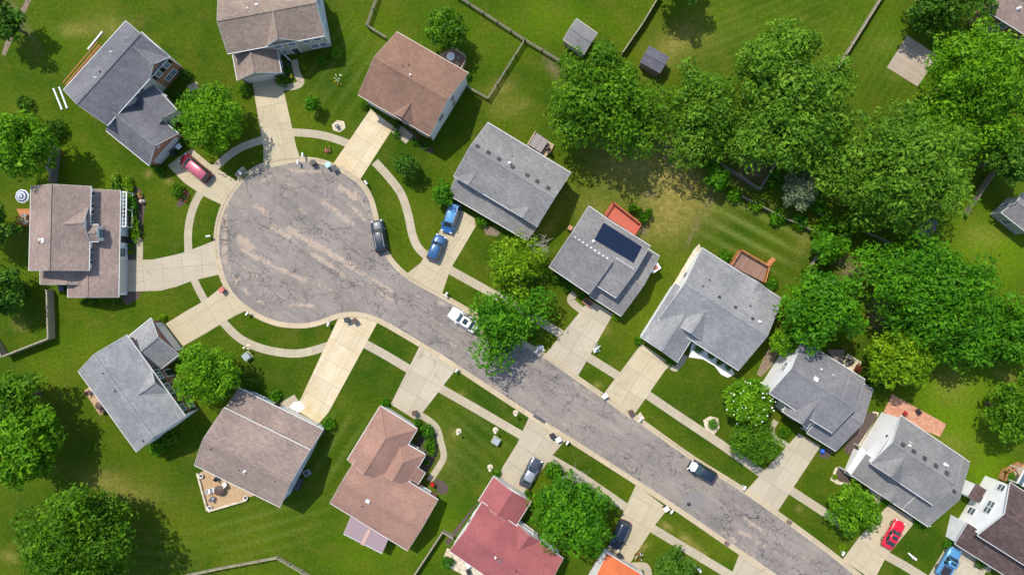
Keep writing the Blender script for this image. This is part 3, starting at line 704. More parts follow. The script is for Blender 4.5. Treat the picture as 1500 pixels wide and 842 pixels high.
                fr = MB(); bx(fr, 0, h/2 + .07, w + .28, .14, .1, .045); bx(fr, -w/2 - .07, 0, .14, h, .1, .045); bx(fr, w/2 + .07, 0, .14, h, .1, .045); fr.build('door_frame', s.trim, do)
            elif kind == 'l':      # gable louvre or lamp sized box
                lv = MB(); bx(lv, 0, 0, w, h, .08, .03)
                for i in range(4): bx(lv, 0, -h/2 + h/4*(i + .5), w * .9, .03, .03, .08)
                lv.build('louvre', s.trim, s.root)
            elif kind == 'b':      # dark vent hood or meter on the wall
                lv = MB(); bx(lv, 0, 0, w, h, .12, .06); bx(lv, 0, h/2, w * 1.15, .04, .18, .08); lv.build('meter_box', M['vent'], s.root)
    def g3(s, A, B, C, ze, pitch, **k):
        a, b, c = (P(q[0], q[1], ze) for q in (A, B, C)); d = a + c - b
        return s.gable([a, b, c, d], ze, pitch, **k)
    def xg(s, A, B, depth, ze, pitch, toward, name='cross_gable', **k):
        a, b = P(A[0], A[1], ze), P(B[0], B[1], ze); u = (b - a).normalized(); n = Vector((-u.y, u.x, 0))
        if (P(toward[0], toward[1], ze) - a).dot(n) < 0: n = -n
        return s.gable([a, b, b + n * depth, a + n * depth], ze, pitch, name=name, **k)
    def shed(s, A, B, C, D, zl, zh, name='garage_roof', brick='', win=None, inset=.25, wall=True, gut=True, roof=None):
        """single slope: AB low eave, CD high edge (against the house)"""
        A, B = P(A[0], A[1], zl), P(B[0], B[1], zl); C, D = P(C[0], C[1], zh), P(D[0], D[1], zh)
        flip = (B - A).cross(C - A).z < 0
        if flip: A, B, C, D = B, A, D, C
        mb = MB(); s._slope(mb, [A, B, C, D]); mb.build(name, roof or s.roof, s.root)
        u = (B - A).normalized(); out = Vector((u.y, -u.x, 0))
        if gut:
            s.gut.beam(A + out * .03 + Vector((0, 0, -.10)), B + out * .03 + Vector((0, 0, -.10)), .10, .15)
            for p, q, d in ((A, D, -u), (B, C, u)): s.gut.beam(p + d * .01 + Vector((0, 0, -.12)), q + d * .01 + Vector((0, 0, -.12)), .05, .16)
        if wall:
            i_ = inset; sl = (zh - zl) / max((D - A).length, .1)
            W = [A + u * i_ - out * i_, B - u * i_ - out * i_, C - u * i_, D + u * i_]
            zs = [zl - TH + i_ * sl + .02] * 2 + [zh - TH + .02] * 2
            nm = ['AB', 'BC', 'CD', 'DA']; mp = {'AB': 'AB', 'BC': 'DA', 'CD': 'CD', 'DA': 'BC'} if flip else {k: k for k in nm}
            for i, k in enumerate(nm):
                p, q = W[i], W[(i + 1) % 4]
                (s.brick if mp[k] in brick.split() else s.wall).face([(p.x, p.y, 0), (q.x, q.y, 0), (q.x, q.y, zs[(i + 1) % 4]), (p.x, p.y, zs[i])])
                if win and mp[k] in win: s.openings(p, q, win[mp[k]], flip=flip)
            s._bflush()
    def on(s, px, py, lift=0.0):
        """highest roof plane point met along the camera ray of a photo pixel"""
        o = Vector((0, 0, CAM_H)); d = P(px, py, 0) - o; best = None
        for a, n, u in s.planes:
            dn = d.dot(n)
            if abs(dn) < 1e-6: continue
            t = (a - o).dot(n) / dn; q = o + d * t
            if 2 < q.z < 10.5 and (best is None or q.z < best[0].z) and n.z > .5:
                best = (q, n, u)
        return best
    def at(s, px, py, sec):
        o = Vector((0, 0, CAM_H)); d = P(px, py, 0) - o; best = None
        for k in {0: (0, 1), 1: (0, 1), 2: (2, 3), 4: (4, 5)}.get(sec, (sec,)):
            a, n, u = s.planes[k]; q = o + d * ((a - o).dot(n) / d.dot(n))
            if best is None or q.z < best[0].z: best = (q, n, u)
        return best
    def pipe(s, px, py, sec, h=.45, r=.08, mat='vent_w'):
        q, n, u = s.at(px, py, sec); mb = MB(); mb.lathe(q, [(r * 1.9, -.12), (r * 1.7, .06), (r, .09), (r, h), (r * .7, h)], 10)
        mb.build('vent_pipe', M[mat], s.root)
    def boxvent(s, px, py, sec, w=.42, mat='vent'):
        q, n, u = s.at(px, py, sec); v = n.cross(u); Mx = Matrix((u, v, n)).transposed(); mb = MB()
        mb.box(q + n * .07, (w, w, .14), 0, 0, Mx); mb.box(q + n * .16, (w * 1.2, w * 1.15, .04), 0, 0, Mx); mb.build('roof_vent', M[mat], s.root)
    def done(s):
        s.wall.build('wall', s.wallm, s.root); s._bflush(); s.gut.build('gutter', s.trim, s.root)

WU = lambda t, w=.95, *a: ('w', t, 4.0, w, 1.35) + a
WL = lambda t, w=.95, *a: ('w', t, 1.45, w, 1.4) + a
GD = lambda t, w=4.6: ('g', t, 1.08, w, 2.1)
DR = lambda t, *a: ('d', t, 1.03, .95, 2.05) + a

# slate two-storey house at the upper left
h = House('two-storey house with dark slate grey roof and red brick front gable, upper left corner', 'r_slate', 'w_cream', (170, 115))
h.g3((184.2, 30.9), (248.4, 82.8), (156.9, 183.9), 5.3, .5, brick='', win={'BC': [WU(.48, .7), WU(.56, .7)], 'DA': [WU(.2), WU(.5), WU(.8), WL(.3, 1.6)]})
h.xg((247.6, 83.8), (218.8, 115.8), 5.2, 5.28, .85, (180, 60), brick='AB', inset=.2, win={'AB': [('w', .27, 4.1, .75, 1.0, 'shutter_b'), ('w', .72, 4.1, .75, 1.0, 'shutter_b'), ('w', .5, 1.6, 1.9, 1.1)]})
h.g3((218.4, 242.6), (261, 195.5), (198, 144.5), 2.9, .84, name='garage_roof', brick='AB', win={'AB': [GD(.5, 4.4), ('l', .5, 4.0, .6, .5)]})
h.xg((259, 161.5), (228, 190), 6.0, 2.95, .62, (170, 130), name='entry_roof', inset=.2, win={'AB': [WL(.6, .9)]})
h.shed((244, 141), (228, 128), (212, 141), (219, 155), 2.7, 3.6, name='porch_roof', inset=.5, wall=False)
h.pipe(141, 114.5, 1); h.pipe(147, 105.5, 1, mat='vent'); h.pipe(164, 77, 1); h.done()

# tan house, top
h = House('tan-shingled two-storey house with beige front and garage, cut off at the top edge', 'r_tan', 'w_blue', (395, 50), accent='w_beige')
h.g3((319, -1.8), (333.3, 79), (475.4, 52.4), 5.2, .5, brick='BC', win={'BC': [WU(.80, .95), WU(.92, .95), WL(.84, 1.0), WL(.94, 1.0)], 'CD': [WU(.7), WL(.3)]})
h.xg((389.8, 67.6), (436.3, 59.3), 3.9, 5.22, .85, (400, 10), brick='AB', inset=.22, win={'AB': [WU(.25, 1.0), WU(.75, 1.0), DR(.68), WL(.3, .6)]})
h.g3((347.4, 118), (411.7, 106.4), (405, 69), 2.8, .62, name='garage_roof', brick='AB', win={'AB': [GD(.5, 4.4)], 'BC': [WL(.5)]})
c = P(417, 82); hood = MB()
for sd in (-1, 1): hood.tube((c.x + sd * .8, c.y - .7, 0), (c.x + sd * .8, c.y - .7, 2.4), .09)
hood.build('porch_post', M['trim'], h.root)
h.boxvent(376, 8, 1, .3, 'vent_w'); h.pipe(363, 13, 1, .3); h.done()

# red-brown house
h = House('two-storey house with red-brown weathered roof and white gable wall', 'r_brown', 'w_white', (605, 120), trim='trim_tan', accent='brick2')
h.g3((581, 47), (524.7, 139), (629.6, 199.2), 5.2, .5, brick='BC', win={'CD': [WU(.62, .5), WU(.30, .9), WL(.62, .5)], 'BC': [WU(.2), WU(.75), GD(.22, 4.4), DR(.62), WL(.85, 1.6)]})
h.xg((574.3, 164.6), (607, 184.6), 3.8, 5.15, .72, (620, 110), brick='AB', inset=.18, win={'AB': [WU(.5, 1.5)]})
h.pipe(601.4, 110.5, 1, .5, .1); h.pipe(599, 95.5, 1, .3, .06, 'vent'); h.pipe(590, 98, 1, .3, .05, 'vent'); h.done()

# grey two-storey with blue vehicles
h = House('two-storey house with plain grey roof and two blue vehicles on its drive', 'r_grey', 'w_grey', (745, 265))
h.g3((714.4, 179.6), (664.6, 257.6), (786.4, 331.3), 5.1, .42, win={'BC': [WU(.12), WU(.3), WU(.7), WU(.88)], 'DA': [WU(.3), WL(.6, 1.6)]})
h.xg((664.8, 258.6), (708, 284.8), 4.6, 5.08, .33, (720, 230), inset=.2); h.xg((745.5, 307), (786.2, 332.0), 4.6, 5.08, .33, (780, 270), inset=.2)
h.shed((657, 285.4), (772.5, 352.5), (791, 326.5), (669, 255), 2.7, 4.0, win={'AB': [GD(.2, 4.6), DR(.62), WL(.85, 1.5)]})
for q in ((699,214.7),(715,223.5),(730.5,233.3),(750.5,245),(772,257),(786.5,266),(802.5,275.6)): h.boxvent(q[0], q[1], 1)
h.pipe(746.5, 239, 1, .55, .13); h.pipe(750, 228.5, 1, .3, .06, 'vent'); h.done()

# tan house at the left
h = House('two-storey house with brown tan shingles and white front porch at the left edge', 'r_tan2', 'w_white', (100, 350))
h.g3((45.2, 273), (133, 273), (130, 396.3), 5.2, .5, win={'BC': [WU(.13, 1.0, 'shutter_b'), WU(.36, 1.0, 'shutter_b'), WU(.84, 1.0, 'shutter_b')], 'DA': [WU(.2), WU(.6), WL(.4, 1.6)]})
h.xg((129.5, 301), (131.0, 354.5), 5.2, 5.22, .55, (90, 330), inset=.25)
h.xg((143.5, 329), (144, 353.5), 3.2, 5.1, .5, (90, 340), name='bay_roof', inset=.15, win={'AB': [WU(.5, 1.2)]})
h.g3((99, 435.5), (173.4, 435.3), (176.3, 279), 2.8, .40, name='garage_roof', brick='', win={'BC': [GD(.19, 4.7), WL(.42, 1.2), DR(.55), WL(.82, 1.5)], 'AB': [WL(.3)]})
h.g3((58.7, 416.5), (155, 416.8), (155, 392), 2.9, .30, name='rear_roof')
pr = MB(); a, b_ = P(175, 281, 2.5), P(185.5, 281.5, 2.5); c, d = P(184.5, 332, 2.5), P(174.5, 331, 2.5)
for p, q in ((a, b_), (b_, c), (c, d)): pr.beam(p, q, .14, .18)
for k in range(1, 9):
    t = k / 9; pr.beam(b_.lerp(c, t), a.lerp(d, t), .05, .12)
for q in (b_, b_.lerp(c, .5), c): pr.tube((q.x, q.y, 0), (q.x, q.y, 2.5), .08)
pr.beam(Vector((b_.x, b_.y, .9)), Vector((c.x, c.y, .9)), .08, .08); pr.beam(b_.lerp(a, .45), c.lerp(d, .45), .06, .1)
pr.build('porch_frame', M['trim'], h.root)
fl = MB(); fl.prism([(q.x, q.y) for q in (P(173, 281), P(184, 281), P(183, 333), P(172, 333))], 0, .22); fl.build('porch_floor', M['walk'], h.root)
bk = MB(); q0, q1 = P(176.5, 355), P(176.5, 381); bk.box(((q0.x + q1.x) / 2 + .1, (q0.y + q1.y) / 2, 1.25), (.14, abs(q1.y - q0.y), 2.5)); bk.build('brick_panel', M['brick'], h.root)
h.boxvent(64, 352.5, 1, .5, 'vent_w'); h.pipe(61, 351, 1, .6, .12, 'vent_w'); h.pipe(57.5, 356, 1, .25, .06, 'vent'); h.done()

# pale grey with green shutters
h = House('two-storey house with pale grey roof, brown brick front and green shutters, lower left', 'r_lgrey', 'w_white', (200, 575), accent='brick2')
h.g3((114.4, 543.5), (185.4, 490.5), (271, 608.7), 5.3, .5, brick='BC', win={'BC': [WU(.47, .9, 'shutter_g'), WU(.70, .9, 'shutter_g'), WL(.72, .9, 'shutter_g'), WU(.92, .9, 'shutter_g'), WL(.92, .9, 'shutter_g'), DR(.5)], 'CD': [WU(.3, .6), WU(.7, .6)], 'DA': [WU(.5)]})
h.xg((221.6, 541.2), (246.4, 576.4), 5.0, 5.28, .72, (190, 590), brick='AB', inset=.2, win={'AB': [WU(.25, .85, 'shutter_g'), WU(.75, .85, 'shutter_g')]})
h.g3((221.4, 465.7), (261.5, 519), (229, 545), 2.9, .62, name='garage_roof', brick='AB', win={'AB': [GD(.5, 4.6)]})
h.pipe(151, 546.5, 1, .3, .06, 'vent'); h.pipe(168, 571, 1, .6, .13, 'metal'); h.pipe(209.5, 645, 1, .3, .08, 'vent'); h.done()

# mauve
h = House('two-storey house with mauve tan roof stepped in two levels and pale blue side wall', 'r_mauve', 'w_blue', (375, 655))
h.g3((328.2, 596.8), (284.3, 680.7), (410.2, 742.5), 5.2, .45, win={'CD': [WU(.3), WU(.7)], 'DA': [WU(.2), WU(.5), WU(.8)]})
h.shed((349.6, 568.3), (473.5, 629.2), (448, 669), (323, 607.5), 2.75, 4.35, win={'AB': [GD(.72, 4.7), DR(.42), WL(.18, 1.5)]})
h.pipe(359, 690, 1, .55, .12); h.pipe(350, 688, 1, .3, .05, 'vent'); h.pipe(309, 657, 1, .3, .06, 'vent'); h.pipe(403, 704, 1, .3, .05, 'vent'); h.done()

# peach
h = House('single-storey house with peach brown roof and hipped front wings', 'r_peach', 'w_beige', (565, 705), accent='brick2')
h.g3((528, 662), (483.4, 736.3), (597, 806), 3.1, .42, brick='DA', win={'DA': [WL(.15, 1.5), DR(.4)], 'BC': [WL(.2, 1.5), WL(.8)]})
h.g3((557, 594.4), (611.3, 628.4), (563, 707), 3.0, .55, name='garage_roof', hip=(1, 0), win={'AB': [GD(.5, 4.6)]})
h.g3((584.3, 643.7), (623.4, 665.8), (596, 712), 2.95, .55, name='wing_roof', hip=(1, 0), win={'AB': [WL(.5, 1.5)], 'BC': [WL(.5)]})
h.shed((623, 692), (612, 709), (598, 700), (609, 683), 2.6, 3.2, name='porch_roof', wall=False)
h.shed((503.5, 781.5), (559.5, 810), (568.5, 789), (514, 756.5), 2.5, 2.8, name='sunroom_roof', roof=simple('sunroom_panels', (.30, .22, .23), .6, var=.08), win={'AB': [WL(.2, 2.0), WL(.5, 2.0), WL(.8, 2.0)], 'BC': [WL(.5, 1.8)], 'DA': [WL(.5, 1.8)]})
sk = MB(); q, n, u = h.at(536, 786, len(h.planes) - 1); v = n.cross(u); sk.box(q + n * .03, (.5, 2.6, .05), 0, 0, Matrix((u, v, n)).transposed()); sk.build('skylight_strip', simple('peach_panel', (.52, .33, .27), .5), h.root)
h.boxvent(539, 733, 0, .5, 'vent_w'); h.pipe(531, 741, 0, .3, .07, 'vent'); h.done()

# red
h = House('single-storey house with red roof and separate hipped garage roof', 'r_red', 'w_white', (750, 790))
h.g3((706, 735), (658.4, 806.4), (777.4, 889), 3.5, .42, win={'AB': [('b', .45, 1.6, .4, .5), WL(.3, .8)], 'DA': [WL(.55, 1.6), DR(.3), WL(.85, 1.2)]})
h.xg((759, 767.5), (792, 792), 5.5, 3.45, .55, (735, 810), inset=.2, win={'AB': [WL(.5, 1.8)]})
h.g3((723, 698), (778, 734), (756, 769), 2.9, .40, name='garage_roof', win={'AB': [GD(.5, 4.6)]})
h.pipe(726, 816, 1, .45, .1); h.boxvent(733, 820, 1, .28, 'metal'); h.pipe(756, 836, 1, .3, .07, 'vent'); h.done()

# orange
h = House('house with bright orange roof cut off at the bottom edge', 'r_orange', 'w_white', (900, 850))
h.g3((889, 810), (845, 882), (906, 919), 3.2, .4, win={'DA': [GD(.5, 4.4)]}); h.done()

# solar
h = House('two-storey house with grey roof and dark blue solar panels', 'r_grey', 'w_white', (880, 375))
h.g3((862.4, 301.9), (804.3, 390.5), (863.6, 430.8), 5.2, .42, win={'AB': [WU(.3), WU(.7), WL(.5)], 'BC': [WU(.3), WU(.7), WL(.3, 1.5)], 'DA': [WU(.4)]})
h.g3((952.5, 360.3), (902.8, 436.2), (840, 396.5), 5.22, .42, name='side_roof', inset=.27, win={'DA': [WU(.3)], 'BC': [WU(.25, 1.5)]})
h.g3((966, 375), (910, 463), (864, 433.6), 2.8, .44, name='garage_roof', win={'BC': [GD(.5, 4.6)], 'AB': [WL(.5)]})
q = [h.at(x, y, 1)[0] for x, y in ((883.8, 326.3), (940, 362), (927.8, 385.7), (870.3, 351.3))]
nn = (q[1] - q[0]).cross(q[3] - q[0]).normalized(); nn = nn if nn.z > 0 else -nn
ms, nt, b = nmat('solar_cells'); uvn = nt.nodes.new('ShaderNodeUVMap').outputs[0]
br = N(nt, 'ShaderNodeTexBrick', offset=0.0); br.inputs['Scale'].default_value = 1; br.inputs['Brick Width'].default_value = .16; br.inputs['Row Height'].default_value = .16; br.inputs['Mortar Size'].default_value = .008
br.inputs['Color1'].default_value = (.004, .009, .030, 1); br.inputs['Color2'].default_value = (.006, .013, .04, 1); br.inputs['Mortar'].default_value = (.02, .03, .06, 1); L(nt, uvn, br.inputs['Vector']); L(nt, br.outputs[0], b.inputs['Base Color']); b.inputs['Roughness'].default_value = .12
arr = thing('solar_array', 'dark blue solar panel array lying on the grey roof beside the red deck', 'solar panels', q[0] + nn * .1)
nc, nr = 6, 2
for i in range(nc):
    for j in range(nr):
        e = .0018
        def pt(s_, t_): return q[0].lerp(q[1], s_).lerp(q[3].lerp(q[2], s_), t_)
        c4 = [pt(i / nc + e, j / nr + e * 2), pt((i + 1) / nc - e, j / nr + e * 2), pt((i + 1) / nc - e, (j + 1) / nr - e * 2), pt(i / nc + e, (j + 1) / nr - e * 2)]
        mb = MB(); up = [w + nn * .13 for w in c4]; lo = [w + nn * .08 for w in c4]
        ln, wd = (c4[1] - c4[0]).length, (c4[3] - c4[0]).length
        f_up = (up[1] - up[0]).cross(up[3] - up[0]).z > 0
        mb.face(up if f_up else up[::-1], [(0, 0), (ln, 0), (ln, wd), (0, wd)] if f_up else [(0, wd), (ln, wd), (ln, 0), (0, 0)]); mb.face(lo)
        for k in range(4): mb.face([lo[k], lo[(k + 1) % 4], up[(k + 1) % 4], up[k]])
        mb.build('solar_panel', ms, arr)
for a_, b2 in (((840, 346), (893, 380.5)), ((902.5, 377.5), (929, 394.5))):
    rv = MB(); z = 5.2 + .42 * 5.0
    for k in range(9):
        t0, t1 = k / 9 + .02, (k + .6) / 9; z = h.at(a_[0], a_[1], 1)[0].z
        p_ = [h.at(a_[0] + (b2[0] - a_[0]) * t, a_[1] + (b2[1] - a_[1]) * t, 1 if b2[0] < 900 else 2)[0] for t in (t0, t1)]
        rv.beam(p_[0] + Vector((0, 0, .07)), p_[1] + Vector((0, 0, .07)), .16, .05)
    rv.build('ridge_vent', M['vent_w'], h.root)
h.pipe(869.5, 353.5, 1, .5, .13)
q = P(959, 392, 2.2); ch = MB(); ch.box((q.x, q.y, 1.3), (1.2, .9, 2.6), math.radians(34)); ch.box((q.x, q.y, 2.64), (1.35, 1.05, .1), math.radians(34)); co = ch.build('chimney', M['w_white'] , h.root)
cp = MB(); cp.box((q.x + .05, q.y, 2.76), (.6, .5, .16), math.radians(34)); cp.build('chimney_cap', M['terracotta'], co)
q = P(835, 334, 1.2); ch = MB(); ch.box((q.x, q.y, .8), (.55, .5, 1.6), math.radians(-34)); ch.box((q.x, q.y, 1.65), (.65, .6, .1), math.radians(-34)); ch.build('side_flue', M['brick'], h.root)
h.done()

# grey ranch
h = House('wide single-storey house with pale grey roof, white side gable and white gravel bed', 'r_lgrey', 'w_white', (1045, 455), trim='trim')
h.g3((1028.4, 363), (964.4, 467.4), (1081.9, 542.4), 3.5, .47, win={'AB': [('b', .34, 2.0, .35, .5), ('b', .37, 2.0, .3, .5)], 'BC': [WL(.75, 1.6), WL(.95)], 'DA': [WL(.3, 1.6)]})
h.g3((938.8, 494), (991.8, 530.6), (1042, 451), 3.0, .56, name='garage_roof', win={'AB': [GD(.5, 4.7)], 'BC': [WL(.3)]})
h.xg((981, 470), (1032.5, 503), 5.6, 3.45, .72, (1040, 420), inset=.2, win={'AB': [DR(.8)]})
h.xg((1125.5, 424), (1091, 402), 4.0, 3.48, .4, (1080, 450), name='rear_gable', inset=.2, win={'AB': [WL(.5, 1.8)]})
for q in ((1039.3, 410), (1029.7, 419), (1099, 448)): h.pipe(q[0], q[1], 1, .3, .08, 'vent')
for q in ((1053.3, 435.3), (1076.7, 450.2), (1102, 466.8)): h.boxvent(q[0], q[1], 1, .34)
h.pipe(1112.7, 471, 1, .5, .13); h.done()

# slate-blue with white gable
h = House('two-storey house with blue-grey roof and tall white gable beside the magnolia', 'r_slate2', 'w_white', (1205, 580), accent='brick2')
h.g3((1176, 499), (1127, 576), (1199, 620.5), 5.3, .46, win={'AB': [WU(.45, .5), WU(.53, .5)], 'BC': [WU(.3, 1.2), WL(.2, 1.4)], 'DA': [WU(.4)]})
h.g3((1267.5, 556), (1219.5, 634), (1155, 594), 5.28, .46, name='side_roof', inset=.27, win={'BC': [WU(.2, 1.2)]})
h.g3((1279.3, 570.3), (1224.7, 660.5), (1182, 633.8), 2.8, .46, name='garage_roof', win={'BC': [GD(.5, 4.6)]})
h.xg((1146, 603), (1181.5, 628), 8.0, 4.1, 1.22, (1184, 570), name='entry_gable', inset=.3, brick='AB', win={'AB': [DR(.35), WL(.7, .9)]})
h.pipe(1203, 540.5, 1, .3, .08); h.boxvent(1194.5, 555.5, 1, .55, 'vent_w'); h.done()

# grey with patio
h = House('two-storey house with weathered grey roof, white gable and brick paver patio, lower right', 'r_grey2', 'w_white', (1345, 685))
h.g3((1319.7, 608.5), (1275.5, 678.3), (1366.8, 739.6), 5.3, .46, win={'AB': [('b', .42, 4.6, .3, .3)], 'BC': [WU(.1), WU(.6), WU(.85)], 'DA': [WU(.2), WU(.6), WL(.4, 1.8)]})
h.xg((1276, 679.3), (1318.5, 708), 5.4, 5.28, .62, (1330, 660), inset=.22, win={'AB': [WU(.5, 1.6)]})
h.g3((1420.9, 676.9), (1359.8, 771), (1322, 745), 2.85, .44, name='garage_roof', win={'BC': [GD(.3, 4.0)]})
h.shed((1247, 695.4), (1358, 769.8), (1378, 738), (1269, 664.5), 2.8, 4.15, name='porch_roof', win={'AB': [GD(.72, 4.7), DR(.35), WL(.15, 1.2)]})
h.xg((1290, 724.7), (1309, 737.3), 2.6, 2.85, .6, (1320, 700), name='entry_gable', inset=.3, wall=False)
for q in ((1322, 651.2), (1337.7, 661), (1353.7, 671), (1370.2, 682), (1386, 692.6)): h.boxvent(q[0], q[1], 1, .5)
h.pipe(1332, 652, 1, .4, .1); h.pipe(1384.5, 680, 1, .6, .15); h.boxvent(1397, 719.8, 2 + 2, .45); h.done()

# dark brown at the right corner
h = House('two-storey house with dark brown roof and large white gable wall, lower right corner', 'r_dkbrown', 'w_white', (1480, 790))
h.g3((1480.3, 706.7), (1432.3, 783.9), (1552.3, 859.9), 5.4, .5, win={'AB': [WU(.44, .8), WU(.56, .8), WU(.10, .8), WL(.44, .9), WL(.7, .9)], 'BC': [WU(.3)]})
h.shed((1399, 796), (1500, 860), (1519, 830), (1418, 766), 2.8, 4.3, win={'AB': [GD(.3, 4.6)]})
q = P(1434, 724, 3.0); mb = MB(); mb.box((q.x - .4, q.y + .25, 1.6), (1.5, 2.0, 3.2), math.radians(-32)); bo = mb.build('chimney_bump', M['w_white'], h.root)
mb = MB(); mb.box((q.x - .4, q.y + .25, 3.26), (1.7, 2.2, .12), math.radians(-32)); mb.build('chimney_cap', M['r_dkbrown'], bo)
h.boxvent(1481, 751, 1, .3); h.done()

h = House('tan-roofed house cut off by the top right corner', 'r_tan2', 'brick2', (1490, 15))
h.g3((1480, -37), (1447, 17), (1540, 75), 5.0, .45, win={'BC': [WU(.3), WL(.3, 1.2), WU(.7)]}); h.pipe(1491.5, 13, 0, .5, .14); h.done()
h = House('small house with pale blue-grey roof at the right edge', 'r_grey2', 'w_grey', (1500, 310))
h.g3((1497, 283), (1467, 311), (1510, 345), 3.2, .55, win={'AB': [WL(.5)], 'BC': [WL(.4)]}); h.done()
SH = 'garden sheds behind the houses'
h = House('grey gambrel garden shed standing on the lawn near the top edge', 'r_grey2', 'w_beige', (850, 53), 'shed', 'garden_shed', 'trim_tan', SH)
h.g3((844.2, 27.6), (825, 57.8), (856, 79.5), 2.3, .35, inset=.15, win={'AB': [('d', .5, .95, 1.3, 1.9)], 'BC': [('w', .5, 1.4, .5, .6)]}); h.done()
h = House('small garden shed with dark violet-grey roof under the tree row', 'r_dark', 'deck_brown', (957, 90), 'shed', 'garden_shed', 'trim_tan', SH)
h.g3((951, 67), (937.5, 91.5), (967, 108), 2.3, .35, inset=.15, gut=False, win={'CD': [('d', .5, .95, 1.1, 1.9)]}); h.done()
h = House('violet-grey garden shed half hidden under the big trees at the right', 'r_dark', 'w_grey', (1366, 340), 'shed', 'garden_shed', 'trim_tan', SH)
h.g3((1374, 325), (1362, 350), (1350, 344), 2.4, .35, inset=.15, gut=False, win={'AB': [('d', .5, .95, 1.1, 1.9)]}); h.done()
# ------------------------------------------------------------------ trees and shrubs
def leaf_cloud(lobes, n, size, rng, up=.45, hollow=.66):
    """leaf-sized quads spread over a set of leafy lobes; lobes: array (x,y,z,r,flat)"""
    lobes = np.asarray(lobes, float); w = lobes[:, 3] ** 2; w = w / w.sum()
    k = rng.choice(len(lobes), n, p=w); Lb = lobes[k]
    d = rng.normal(size=(n, 3)); d[:, 2] = np.abs(d[:, 2]) * .95 - .28; d /= np.linalg.norm(d, axis=1)[:, None]
    rr = Lb[:, 3] * (hollow + (1.10 - hollow) * rng.random(n) ** .7)
    wob = 1 + .22 * np.sin(d[:, 0] * 5 + k) * np.sin(d[:, 1] * 6 + k * 1.7)
    c = Lb[:, :3] + d * (rr * wob)[:, None] * np.stack([np.ones(n), np.ones(n), Lb[:, 4]], 1)
    nr = d * .75 + np.array([0, 0, up]) + rng.normal(size=(n, 3)) * .42; nr /= np.linalg.norm(nr, axis=1)[:, None]
    t = rng.normal(size=(n, 3)) + d * .6; t -= (t * nr).sum(1)[:, None] * nr; t /= np.linalg.norm(t, axis=1)[:, None]
    bt = np.cross(nr, t); s = size * (.45 + 1.2 * rng.random(n) ** 1.6); a = t * s[:, None]; b = bt * (s * (.36 + .24 * rng.random(n)))[:, None]
    droop = nr * (s * .22)[:, None]
    V = np.stack([c - a - droop, c + b, c + a - droop, c - b], 1).reshape(-1, 3)
    F = np.arange(4 * n).reshape(n, 4)
    lt = rng.random(len(lobes)) * .46 - .08
    tint = np.clip(.34 + lt[k] + rng.normal(size=n) * .19, 0, 1)
    return V, F, np.repeat(tint, 4)
def limb_mb(mb, base, top, r0, r1, rng, segs=4, bend=.25):
    p = Vector(base); d = Vector(top) - p; prev = p
    for i in range(1, segs + 1):
        q = Vector(base) + d * (i / segs) + (Vector(rng.normal(size=3) * bend * (r0 * 2)) if i < segs else Vector((0, 0, 0)))
        mb.tube(prev, q, r0 + (r1 - r0) * ((i - 1) / segs), r0 + (r1 - r0) * (i / segs), 7, cap=(i == segs)); prev = q
TREE_N = [0]
